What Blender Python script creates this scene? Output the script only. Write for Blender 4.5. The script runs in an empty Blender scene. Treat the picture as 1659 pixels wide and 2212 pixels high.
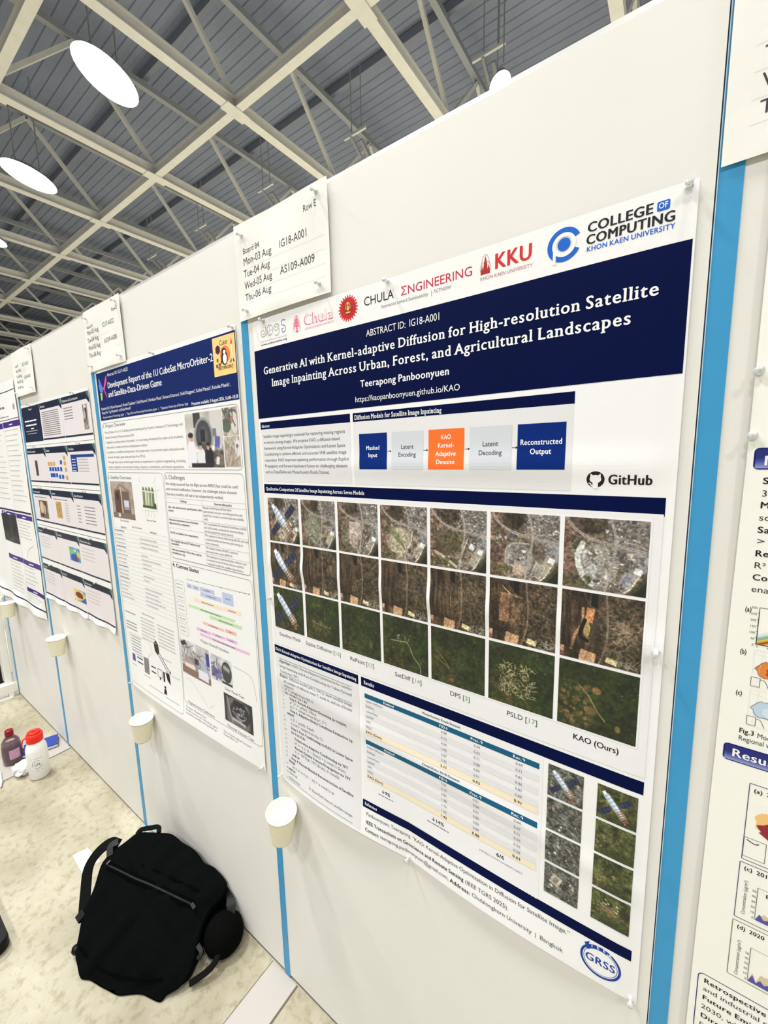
import bpy, math, random
import numpy as np
from mathutils import Vector
from mathutils.geometry import tessellate_polygon

S = bpy.context.scene
COL = S.collection

# ------------------------------------------------------------------ camera
cd = bpy.data.cameras.new('camera')
cam = bpy.data.objects.new('camera', cd)
COL.objects.link(cam)
R_ = Vector((0.81617196, 0.57736646, -0.02261199))
U_ = Vector((-0.06222584, 0.12673488, 0.98998294))
W_ = Vector((-0.57444867, 0.80658926, -0.13936457))
from mathutils import Matrix
M = Matrix((R_, U_, -W_)).transposed().to_4x4()
M.translation = Vector((-0.02035457, -0.66370517, 1.58463652))
cam.matrix_world = M
cd.sensor_fit = 'VERTICAL'
cd.sensor_height = 24.0
cd.lens = 881.2946 * 24.0 / 2212.0
cd.clip_start = 0.01
cd.clip_end = 300
S.camera = cam

# ------------------------------------------------------------------ look
S.view_settings.view_transform = 'Standard'
S.view_settings.look = 'None'
S.view_settings.gamma = 1.0
S.view_settings.use_curve_mapping = False
S.view_settings.exposure = -0.25
LAMP_W = 190.0          # power of one hall lamp
w = bpy.data.worlds.new('world')
S.world = w
w.use_nodes = True
w.node_tree.nodes['Background'].inputs[0].default_value = (0.93, 0.96, 1.0, 1)
w.node_tree.nodes['Background'].inputs[1].default_value = 0.50

# hall lamps that hang outside the frame, on the same 4 m grid as the visible ones, then added ceiling fill
def area_light(x, y, z, p, sx=0.6, sy=0.9):
    l = bpy.data.lights.new('hall_light', 'AREA')
    l.shape = 'RECTANGLE'; l.size = sx; l.size_y = sy; l.energy = p
    l.color = (1.0, 0.99, 0.975)
    o = bpy.data.objects.new('hall_light', l)
    o.location = (x, y, z); COL.objects.link(o)
    return o
for lx, ly in ((0.45, -1.15), (-3.6, -1.15), (-7.7, -1.15), (4.5, -1.15),
               (0.45, -5.3), (-3.6, -5.3), (-7.7, -5.3), (4.5, -5.3), (0.45, 3.1), (4.5, 3.1)):
    area_light(lx, ly, 7.9, LAMP_W * (1.5 if ly < -4 else 2.6 if lx < -3 else 0.9))
for lx in (-20.2, -16.2, -12.1, -8.1, -4.0, 0.3, 4.5):  # unseen rows added behind the boards, their floor bounce brightens the ceiling
    for ly in (11.4, 15.6):
        area_light(lx, ly, 7.9, 820.0)

# ------------------------------------------------------------------ helpers
def lin(c):
    c = np.asarray(c, float) / 255.0
    return np.where(c <= 0.04045, c / 12.92, ((c + 0.055) / 1.055) ** 2.4)

MATS = {}
def mat(rgb, rough=0.6, noise=0.0, scale=40.0, metal=0.0, bump=0.0, bscale=200.0, trans=0.0, spec=0.22, emit=0.0, stretch=None):
    key = (tuple(rgb), rough, noise, scale, metal, bump, bscale, trans, spec, emit, stretch)
    if key in MATS:
        return MATS[key]
    m = bpy.data.materials.new('surface_%d' % len(MATS))
    m.use_nodes = True
    nt = m.node_tree; b = nt.nodes['Principled BSDF']
    c = lin(rgb)
    b.inputs['Base Color'].default_value = (*c, 1)
    b.inputs['Roughness'].default_value = rough
    b.inputs['Metallic'].default_value = metal
    b.inputs['Specular IOR Level'].default_value = spec
    if trans:
        b.inputs['Transmission Weight'].default_value = trans
    if emit:
        b.inputs['Emission Color'].default_value = (*c, 1)
        b.inputs['Emission Strength'].default_value = emit
    if noise or bump:
        tc = nt.nodes.new('ShaderNodeTexCoord')
        mp = nt.nodes.new('ShaderNodeMapping')
        if stretch: mp.inputs['Scale'].default_value = stretch
        nt.links.new(tc.outputs['Object'], mp.inputs['Vector'])
    if noise:
        n = nt.nodes.new('ShaderNodeTexNoise'); n.inputs['Scale'].default_value = scale
        n.inputs['Detail'].default_value = 6
        nt.links.new(mp.outputs[0], n.inputs['Vector'])
        r = nt.nodes.new('ShaderNodeValToRGB')
        r.color_ramp.elements[0].position = 0.3; r.color_ramp.elements[1].position = 0.7
        r.color_ramp.elements[0].color = (*(c * (1 - noise)), 1)
        r.color_ramp.elements[1].color = (*np.minimum(c * (1 + noise * 0.6), 1), 1)
        nt.links.new(n.outputs['Fac'], r.inputs[0]); nt.links.new(r.outputs[0], b.inputs['Base Color'])
    if bump:
        n2 = nt.nodes.new('ShaderNodeTexNoise'); n2.inputs['Scale'].default_value = bscale
        nt.links.new(mp.outputs[0], n2.inputs['Vector'])
        bp = nt.nodes.new('ShaderNodeBump'); bp.inputs['Strength'].default_value = bump
        bp.inputs['Distance'].default_value = 0.002
        nt.links.new(n2.outputs['Fac'], bp.inputs['Height']); nt.links.new(bp.outputs[0], b.inputs['Normal'])
    MATS[key] = m
    return m

def print_mat():
    if 'print' in MATS: return MATS['print']
    m = bpy.data.materials.new('printed_picture'); m.use_nodes = True
    nt = m.node_tree; b = nt.nodes['Principled BSDF']; b.inputs['Roughness'].default_value = 0.55
    a = nt.nodes.new('ShaderNodeVertexColor'); a.layer_name = 'ink'
    nt.links.new(a.outputs[0], b.inputs['Base Color'])
    MATS['print'] = m
    return m

def tag(o, label=None, cat=None, group=None, kind=None):
    if label: o['label'] = label
    if cat: o['category'] = cat
    if group: o['group'] = group
    if kind: o['kind'] = kind
    return o

def empty(name, loc, label=None, cat=None, group=None, kind=None, rz=0.0):
    o = bpy.data.objects.new(name, None); o.location = loc; o.rotation_euler = (0, 0, rz)
    o.empty_display_size = 0.05
    COL.objects.link(o)
    return tag(o, label, cat, group, kind)

def mesh_obj(name, V, F, m, parent=None, smooth=False, loc=None):
    me = bpy.data.meshes.new(name)
    me.from_pydata([tuple(v) for v in V], [], [tuple(f) for f in F])
    if m: me.materials.append(m)
    if smooth:
        me.polygons.foreach_set('use_smooth', [True] * len(me.polygons))
    me.update()
    o = bpy.data.objects.new(name, me); COL.objects.link(o)
    if parent: o.parent = parent
    if loc is not None: o.location = loc
    return o

class MB:
    """collects shapes for one mesh"""
    def __init__(s): s.v = []; s.f = []
    def add(s, V, F):
        k = len(s.v); s.v += [tuple(map(float, v)) for v in V]; s.f += [tuple(i + k for i in f) for f in F]; return s
    def box(s, x0, x1, y0, y1, z0, z1):
        V = [(x, y, z) for x in (x0, x1) for y in (y0, y1) for z in (z0, z1)]
        return s.add(V, [(0, 1, 3, 2), (4, 6, 7, 5), (0, 4, 5, 1), (2, 3, 7, 6), (0, 2, 6, 4), (1, 5, 7, 3)])
    def bar(s, p, q, wd, hd=None, up=(0, 0, 1)):
        p = Vector(p); q = Vector(q); hd = hd or wd
        d = (q - p).normalized(); u = Vector(up)
        if abs(d.dot(u)) > 0.99: u = Vector((0, 1, 0))
        a = d.cross(u).normalized(); b = a.cross(d)
        V = [e + a * (i * wd / 2) + b * (j * hd / 2) for e in (p, q) for i, j in ((-1, -1), (1, -1), (1, 1), (-1, 1))]
        return s.add(V, [(3, 2, 1, 0), (4, 5, 6, 7), (0, 1, 5, 4), (1, 2, 6, 5), (2, 3, 7, 6), (3, 0, 4, 7)])
    def lathe(s, prof, n=28, c=(0, 0, 0), M=None, cap0=False, cap1=False):
        V = []; F = []
        for r, z in prof:
            for k in range(n):
                t = 2 * math.pi * k / n
                q = Vector((r * math.cos(t), r * math.sin(t), z))
                if M: q = M @ q
                V.append(q + Vector(c))
        for i in range(len(prof) - 1):
            for k in range(n):
                F.append((i * n + k, i * n + (k + 1) % n, (i + 1) * n + (k + 1) % n, (i + 1) * n + k))
        if cap0: F.append(tuple(range(n - 1, -1, -1)))
        if cap1: F.append(tuple((len(prof) - 1) * n + k for k in range(n)))
        return s.add(V, F)
    def tube(s, pts, r, n=8, flat=1.0, up=(0, 0, 1)):
        pts = [Vector(p) for p in pts]; V = []; F = []
        for i, p in enumerate(pts):
            d = (pts[min(i + 1, len(pts) - 1)] - pts[max(i - 1, 0)]).normalized()
            a = d.cross(Vector(up)); a = a.normalized() if a.length > 1e-4 else Vector((1, 0, 0))
            b = a.cross(d)
            for k in range(n):
                t = 2 * math.pi * k / n
                V.append(p + a * (r * math.cos(t)) + b * (r * flat * math.sin(t)))
        for i in range(len(pts) - 1):
            for k in range(n):
                F.append((i * n + k, i * n + (k + 1) % n, (i + 1) * n + (k + 1) % n, (i + 1) * n + k))
        F.append(tuple(range(n - 1, -1, -1))); F.append(tuple((len(pts) - 1) * n + k for k in range(n)))
        return s.add(V, F)
    def build(s, name, m, parent=None, smooth=False, bevel=0.0):
        o = mesh_obj(name, s.v, s.f, m, parent, smooth)
        if bevel:
            b = o.modifiers.new('bevel', 'BEVEL'); b.width = bevel; b.segments = 2
        return o

def smooth_path(pts, n=6):
    pts = [np.array(p, float) for p in pts]; out = []
    P = [2 * pts[0] - pts[1]] + pts + [2 * pts[-1] - pts[-2]]
    for i in range(1, len(P) - 2):
        for k in range(n):
            t = k / n; a, b, c, d = P[i - 1], P[i], P[i + 1], P[i + 2]
            out.append(0.5 * ((2 * b) + (c - a) * t + (2 * a - 5 * b + 4 * c - d) * t * t + (3 * b - a - 3 * c + d) * t ** 3))
    out.append(pts[-1])
    return out

# ------------------------------------------------------------------ lettering
GL = {}
def _raw(s, off):
    cu = bpy.data.curves.new('t', 'FONT'); cu.body = s; cu.size = 1.0; cu.offset = off; cu.resolution_u = 3
    o = bpy.data.objects.new('t', cu); COL.objects.link(o)
    bpy.context.view_layer.update()
    dg = bpy.context.evaluated_depsgraph_get()
    me = bpy.data.meshes.new_from_object(o.evaluated_get(dg))
    V = np.array([v.co[:2] for v in me.vertices]) if len(me.vertices) else np.zeros((0, 2))
    F = [tuple(p.vertices) for p in me.polygons]
    bpy.data.meshes.remove(me); bpy.data.objects.remove(o); bpy.data.curves.remove(cu)
    return V, F
CAPH = _raw('H', 0)[0][:, 1].max()
XH = _raw('x', 0)[0][:, 1].max() / CAPH
ASC = _raw('l', 0)[0][:, 1].max() / CAPH

def _serifs(V, F, lower):
    """slab feet and tips for the serif lettering, found from the flat stem ends"""
    cnt = {}
    for f in F:
        for i in range(len(f)):
            e = tuple(sorted((f[i], f[(i + 1) % len(f)]))); cnt[e] = cnt.get(e, 0) + 1
    ex = [e for e, c in cnt.items() if c == 1]
    VV = [tuple(q) for q in V]; FF = list(F); t = 0.075; e = 0.085; dz = 0.3
    for i, j in ex:
        (xa, ya), (xb, yb) = V[i][:2], V[j][:2]
        if abs(ya - yb) > 0.02: continue
        x0, x1 = min(xa, xb), max(xa, xb); L = x1 - x0
        if not 0.12 < L < 0.40: continue
        y = (ya + yb) / 2
        if abs(y) < 0.06: r = (x0 - e, x1 + e, y, y + t)
        elif abs(y - XH) < 0.06 or abs(y - ASC) < 0.06 or abs(y - 1) < 0.06:
            r = (x0 - e, x1 + (0.0 if lower else e), y - t, y)
        elif y < -0.2: r = (x0 - e, x1 + e, y, y + t)
        else: continue
        k = len(VV); VV += [(r[0], r[2], dz), (r[1], r[2], dz), (r[1], r[3], dz), (r[0], r[3], dz)]; FF.append((k, k + 1, k + 2, k + 3)); dz = dz + 0.012
    return np.array(VV), FF

def glyph(ch, bold, serif):
    key = (ch, bold, serif)
    if key in GL: return GL[key]
    off = 0.0
    if ch == ' ':
        g = (np.zeros((0, 3)), [], 0.36)
    else:
        V, F = _raw(ch, off); V2, _ = _raw(ch + ch, off)
        adv = (V2[:, 0].max() - V[:, 0].max()) / CAPH if len(V) else 0.4
        V = V / CAPH; V = np.concatenate([V, np.zeros((len(V), 1))], 1) if len(V) else np.zeros((0, 3))
        if serif and len(V): V, F = _serifs(V, F, ch.islower()); adv += 0.05
        if bold and len(V):                                  # heavier strokes: the letter struck a few times side by side
            n0 = len(V); F0 = list(F); st = [(-0.035, 0, 0), (0, 0.0, 0.05), (0.035, 0, 0.1), (0.0, 0.014, 0.15), (0, -0.014, 0.2)]
            V = np.concatenate([V + q for q in st]); F = [tuple(i + k * n0 for i in f) for k in range(len(st)) for f in F0]; adv += 0.06
        g = (V, F, adv)
    GL[key] = g
    return g

def layout(s, bold=False, serif=False):
    Vs = []; F = []; x = 0.0; k = 0; xm = 0.0
    for ch in s:
        V, f, a = glyph(ch, bold, serif)
        if len(V):
            Vs.append(V + (x, 0, 0)); F += [tuple(i + k for i in q) for q in f]; k += len(V)
            xm = max(xm, x + V[:, 0].max())
        x += a
    return (np.concatenate(Vs) if Vs else np.zeros((0, 3))), F, x

# ------------------------------------------------------------------ printed sheets on the boards
class Sheet:
    """a sheet hanging on the wall; u to the right and v downwards in millimetres from its upper left corner"""
    def __init__(s, root, ox, oz, disp=None, um=(1.0, 0.0), base=1.6):
        s.root = root; s.ox = ox; s.oz = oz; s.disp = disp or (lambda u, v: u * 0); s.um = um; s.base = base
        s.loc = np.array(root.location)
    def pos(s, UV, layer):
        UV = np.asarray(UV, float)
        if UV.shape[1] > 2: layer = layer + UV[:, 2]
        u = UV[:, 0] * s.um[0] + s.um[1]; v = UV[:, 1]
        y = -(s.base + s.disp(u, v) + layer * 0.22)
        return np.stack([s.ox + u / 1000, y / 1000, s.oz - v / 1000], 1) - s.loc
    def put(s, name, geoms, m, layer=1, parent=None):
        V = []; F = []; k = 0
        for gi, (gv, gf) in enumerate(geoms):
            gv = np.asarray(gv, float)
            if not len(gv): continue
            if gv.shape[1] == 2: gv = np.concatenate([gv, np.zeros((len(gv), 1))], 1)
            gv = gv + (0, 0, (gi % 7) * 0.07)                 # overlapping strokes never share one plane
            V.append(gv); F += [tuple(i + k for i in f) for f in gf]; k += len(gv)
        if not V: return None
        P = s.pos(np.concatenate(V), layer)
        return mesh_obj(name, P.tolist(), F, m, parent or s.root, smooth=False)
    # --- shapes, all return (V, F)
    @staticmethod
    def rect(u0, v0, u1, v1, step=7.0):
        nu = max(1, int(math.ceil(abs(u1 - u0) / step))); nv = max(1, int(math.ceil(abs(v1 - v0) / step)))
        uu, vv = np.meshgrid(np.linspace(u0, u1, nu + 1), np.linspace(v0, v1, nv + 1))
        V = np.stack([uu.ravel(), vv.ravel()], 1); W = nu + 1
        F = [(j * W + i, (j + 1) * W + i, (j + 1) * W + i + 1, j * W + i + 1) for j in range(nv) for i in range(nu)]
        return V, F
    @staticmethod
    def quad(a, b, c, d, n=10, m=6):
        a, b, c, d = map(np.array, (a, b, c, d)); V = []; F = []
        for j in range(m + 1):
            for i in range(n + 1):
                p = i / n; q = j / m
                V.append((a * (1 - p) + b * p) * (1 - q) + (d * (1 - p) + c * p) * q)
        for j in range(m):
            for i in range(n):
                F.append((j * (n + 1) + i, (j + 1) * (n + 1) + i, (j + 1) * (n + 1) + i + 1, j * (n + 1) + i + 1))
        return np.array(V, float), F
    @staticmethod
    def poly(pts):
        T = tessellate_polygon([[Vector((p[0], p[1], 0)) for p in pts]])
        return np.array(pts, float), [tuple(t) for t in T]
    @staticmethod
    def ell(cu, cv, ru, rv=None, n=28, a0=0, a1=360):
        rv = rv or ru; V = [(cu, cv)]; full = abs(a1 - a0) >= 360
        for k in range(n + (0 if full else 1)):
            t = math.radians(a0 + (a1 - a0) * k / n); V.append((cu + ru * math.cos(t), cv + rv * math.sin(t)))
        F = [(0, k + 1, (k + 1) % n + 1 if full else k + 2) for k in range(n)]
        return np.array(V), F
    @staticmethod
    def ring(cu, cv, ru, rv, th, a0=0, a1=360, n=40):
        V = []; F = []
        for k in range(n + 1):
            t = math.radians(a0 + (a1 - a0) * k / n); c, q = math.cos(t), math.sin(t)
            V += [(cu + ru * c, cv + rv * q), (cu + (ru - th) * c, cv + (rv - th) * q)]
        F = [(2 * k, 2 * k + 2, 2 * k + 3, 2 * k + 1) for k in range(n)]
        return np.array(V), F
    @staticmethod
    def line(pts, wd, sub=0):
        P = [np.array(p, float) for p in pts]
        if sub: P = smooth_path(P, sub)
        else:
            Q = [P[0]]
            for a, b in zip(P[:-1], P[1:]):
                n = max(1, int(np.linalg.norm(b - a) / 8))
                Q += [a + (b - a) * (k + 1) / n for k in range(n)]
            P = Q
        V = []; F = []
        for i, p in enumerate(P):
            d = P[min(i + 1, len(P) - 1)] - P[max(i - 1, 0)]; d = d / (np.linalg.norm(d) + 1e-9)
            nrm = np.array((-d[1], d[0])) * wd / 2; V += [p + nrm, p - nrm]
        F = [(2 * k, 2 * k + 2, 2 * k + 3, 2 * k + 1) for k in range(len(P) - 1)]
        return np.array(V), F
    @staticmethod
    def rrect_line(u0, v0, u1, v1, r, wd):
        pts = []
        for cx, cy, a in ((u1 - r, v0 + r, -90), (u1 - r, v1 - r, 0), (u0 + r, v1 - r, 90), (u0 + r, v0 + r, 180)):
            for k in range(5):
                t = math.radians(a + 90 * k / 4); pts.append((cx + r * math.cos(t), cy + r * math.sin(t)))
        pts.append(pts[0])
        return Sheet.line(pts, wd)
    @staticmethod
    def rrect(u0, v0, u1, v1, r):
        pts = []
        for cx, cy, a in ((u1 - r, v0 + r, -90), (u1 - r, v1 - r, 0), (u0 + r, v1 - r, 90), (u0 + r, v0 + r, 180)):
            for k in range(5):
                t = math.radians(a + 90 * k / 4); pts.append((cx + r * math.cos(t), cy + r * math.sin(t)))
        return Sheet.poly(pts)
    @staticmethod
    def txt(t, u, v, h, width=None, align='l', bold=False, serif=False, slope=0.0, rot=0):
        V, F, wd = layout(t, bold, serif)
        if not len(V): return V, F
        sx = h if width is None else width / wd
        x = V[:, 0] * sx; y = V[:, 1] * h; W = wd * sx
        x0 = {'l': 0, 'c': -W / 2, 'r': -W}[align]
        if rot:
            return np.stack([u - y, v - (x + x0), V[:, 2]], 1), F
        return np.stack([u + x0 + x, v - y + slope * (x + x0), V[:, 2]], 1), F
    @staticmethod
    def merge(gs):
        V = []; F = []; k = 0
        for gv, gf in gs: V.append(gv); F += [tuple(i + k for i in f) for f in gf]; k += len(gv)
        return np.concatenate(V), F
    @staticmethod
    def bars(u, v, width, h, rng, fill=0.9):
        """a line of print too small to be read: a row of word-long dashes"""
        out = []; x = u; end = u + width * fill
        while x < end:
            L = rng.uniform(1.2, 5.0) * h
            out.append(Sheet.rect(x, v - h * 0.66, min(x + L, end), v - h * 0.1, 30)); x += L + h * 0.38
        return out
    def lines(s, name, geoms, m, layer=1, parent=None):
        for g in geoms: s.put(name, [g], m, layer, parent)
    def runs(s, name, parts, u, v, h, sx, layer=3, parent=None):
        for t, m in parts:
            V, F, wd = layout(t)
            s.put(name, [(np.stack([u + V[:, 0] * h * sx, v - V[:, 1] * h, V[:, 2]], 1), F)], m, layer, parent)
            u += wd * h * sx
    def picture(s, name, u0, v0, u1, v1, img, layer=2, parent=None, quad=None):
        """a printed picture: a fine grid that carries the ink colours"""
        ny, nx = img.shape[:2]
        if quad is None: quad = ((u0, v0), (u1, v0), (u1, v1), (u0, v1))
        a, b, c, d = [np.array(q, float) for q in quad]
        pu, pv = np.meshgrid(np.linspace(0, 1, nx), np.linspace(0, 1, ny))
        pu = pu.ravel()[:, None]; pv = pv.ravel()[:, None]
        UV = (a * (1 - pu) + b * pu) * (1 - pv) + (d * (1 - pu) + c * pu) * pv
        P = s.pos(UV, layer)
        ii = (np.arange(ny - 1)[:, None] * nx + np.arange(nx - 1)[None]).ravel()
        Q = np.stack([ii, ii + nx, ii + nx + 1, ii + 1], 1)
        me = bpy.data.meshes.new(name)
        me.vertices.add(len(P)); me.vertices.foreach_set('co', P.ravel())
        me.loops.add(Q.size); me.loops.foreach_set('vertex_index', Q.ravel())
        me.polygons.add(len(Q)); me.polygons.foreach_set('loop_start', np.arange(len(Q)) * 4)
        me.update(calc_edges=True)
        at = me.color_attributes.new('ink', 'FLOAT_COLOR', 'POINT')
        C = np.ones((ny * nx, 4)); C[:, :3] = lin(np.clip(img, 0, 1).reshape(-1, 3) * 255)
        at.data.foreach_set('color', C.ravel())
        me.materials.append(print_mat())
        o = bpy.data.objects.new(name, me); COL.objects.link(o); o.parent = parent or s.root
        return o

# ------------------------------------------------------------------ ink painter for the printed pictures
def vnoise(n, cells, rng, sy=1.0):
    cx = max(2, int(cells)); cy = max(2, int(cells * sy))
    g = rng.random((cy + 1, cx + 1))
    x = np.linspace(0, cx - 1e-6, n); y = np.linspace(0, cy - 1e-6, n)
    xi = x.astype(int); yi = y.astype(int); fx = x - xi; fy = y - yi
    fx = fx * fx * (3 - 2 * fx); fy = fy * fy * (3 - 2 * fy)
    a = g[yi][:, xi]; b = g[yi][:, xi + 1]; c = g[yi + 1][:, xi]; d = g[yi + 1][:, xi + 1]
    return (a * (1 - fx) + b * fx) * (1 - fy)[:, None] + (c * (1 - fx) + d * fx) * fy[:, None]
def fbm(n, cells, rng, oct=4, sy=1.0):
    r = 0; a = 1.0; t = 0
    for _ in range(oct):
        r = r + a * vnoise(n, cells, rng, sy); t += a; a *= 0.62; cells *= 2
    return r / t - 0.5
class Pic:
    def __init__(s, n, seed, base):
        s.n = n; s.rng = np.random.default_rng(seed)
        s.x, s.y = np.meshgrid(np.linspace(0, 1, n), np.linspace(0, 1, n))
        s.a = np.ones((n, n, 3)) * (np.array(base) / 255.0)
    def mix(s, mask, rgb, k=1.0):
        m = (np.clip(mask, 0, 1) * k)[..., None]; s.a = s.a * (1 - m) + m * np.array(rgb) / 255.0
    def grain(s, amt, cells, oct=3, sy=1.0, mask=None):
        g = fbm(s.n, cells, s.rng, oct, sy) * amt
        if mask is not None: g = g * mask
        s.a = s.a * (1 + g[..., None] * 2)
    def line(s, pts, wd, rgb, k=1.0, curve=True):
        if curve: pts = smooth_path(pts, 5)
        d = np.full((s.n, s.n), 9.0)
        for p, q in zip(pts[:-1], pts[1:]):
            vx, vy = q[0] - p[0], q[1] - p[1]; L = vx * vx + vy * vy + 1e-12
            t = np.clip(((s.x - p[0]) * vx + (s.y - p[1]) * vy) / L, 0, 1)
            d = np.minimum(d, np.hypot(s.x - p[0] - t * vx, s.y - p[1] - t * vy))
        s.mix((wd / 2 - d) * s.n + 0.5, rgb, k)
    def rect(s, cx, cy, wx, wy, ang, rgb, k=1.0):
        c, q = math.cos(ang), math.sin(ang); dx = s.x - cx; dy = s.y - cy
        a = wx / 2 - abs(dx * c + dy * q); b = wy / 2 - abs(-dx * q + dy * c)
        s.mix(np.minimum(a, b) * s.n + 0.5, rgb, k)
    def ell(s, cx, cy, rx, ry, rgb, k=1.0, soft=0.02):
        d = np.hypot((s.x - cx) / rx, (s.y - cy) / ry); s.mix((1 - d) / max(soft / min(rx, ry), 1e-3), rgb, k)
    def half(s, p, q, rgb, k=1.0, soft=0.02):
        nx, ny = q[1] - p[1], p[0] - q[0]; L = math.hypot(nx, ny)
        s.mix(((s.x - p[0]) * nx + (s.y - p[1]) * ny) / L / soft, rgb, k)
    def town(s, x0, y0, x1, y1, cnt, ang=0.35, smin=0.012, smax=0.05, cols=((206, 202, 194), (140, 137, 132), (112, 106, 100), (176, 166, 154), (92, 92, 98), (128, 122, 114))):
        for _ in range(cnt):
            c = cols[s.rng.integers(len(cols))]; f = s.rng.uniform(0.8, 1.1)
            cx, cy = s.rng.uniform(x0, x1), s.rng.uniform(y0, y1); wx, wy = s.rng.uniform(smin, smax), s.rng.uniform(smin, smax * 0.8)
            s.rect(cx + 0.006, cy + 0.008, wx, wy, ang, (52, 48, 44), 0.7)
            s.rect(cx, cy, wx, wy, ang, np.clip(np.array(c) * f, 0, 255))
    def spots(s, x0, y0, x1, y1, cnt, rgb, r0, r1, k=0.8):
        for _ in range(cnt):
            r = s.rng.uniform(r0, r1)
            s.ell(s.rng.uniform(x0, x1), s.rng.uniform(y0, y1), r, r * s.rng.uniform(0.5, 1.1), np.array(rgb) * s.rng.uniform(0.8, 1.15), k, 0.3 * r)
    def scribble(s, x0, y0, x1, y1, cnt, rgb, wd, L, k=0.8):
        for _ in range(cnt):
            x, y = s.rng.uniform(x0, x1), s.rng.uniform(y0, y1); t = s.rng.uniform(0, 6.28)
            s.line([(x, y), (x + L * math.cos(t), y + L * math.sin(t))], wd, rgb, k, curve=False)
    def station(s):
        d = (0.66, 0.75); L = math.hypot(*d); d = (d[0] / L, d[1] / L); nrm = (-d[1], d[0])
        ang = math.atan2(d[1], d[0])
        for sg, c in ((-1, (0.72, 0.30)), (1, (0.22, 0.72))):
            s.rect(c[0], c[1], 0.36, 0.16, ang - 1.62, (28, 34, 62))
            for k in (-0.12, 0, 0.12):
                s.line([(c[0] - nrm[0] * k - d[0] * 0.08, c[1] - nrm[1] * k - d[1] * 0.08), (c[0] - nrm[0] * k + d[0] * 0.08, c[1] - nrm[1] * k + d[1] * 0.08)], 0.012, (90, 100, 128), 0.8, False)
        s.line([(0.68, 0.34), (0.26, 0.68)], 0.02, (70, 70, 80), 1, False)
        s.rect(0.19, 0.21, 0.12, 0.10, ang, (235, 238, 244))
        s.rect(0.38, 0.42, 0.50, 0.165, ang, (188, 204, 226))
        s.rect(0.40, 0.40, 0.46, 0.06, ang, (232, 238, 248))
        for t in (0.06, 0.15, 0.25, 0.36, 0.46):
            s.rect(0.2 + d[0] * t * 1.0, 0.22 + d[1] * t, 0.016, 0.17, ang, (92, 98, 116), 0.8)
        s.rect(0.63, 0.70, 0.20, 0.20, ang, (176, 150, 132)); s.rect(0.62, 0.68, 0.18, 0.06, ang, (232, 216, 204))
        for t in (-0.06, 0.0, 0.06):
            s.rect(0.63 + d[0] * t, 0.70 + d[1] * t, 0.02, 0.18, ang, (74, 56, 52))
        s.rect(0.74, 0.83, 0.10, 0.16, ang, (120, 84, 64)); s.ell(0.77, 0.86, 0.035, 0.03, (40, 28, 28)); s.ell(0.73, 0.90, 0.03, 0.02, (222, 190, 160))

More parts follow.
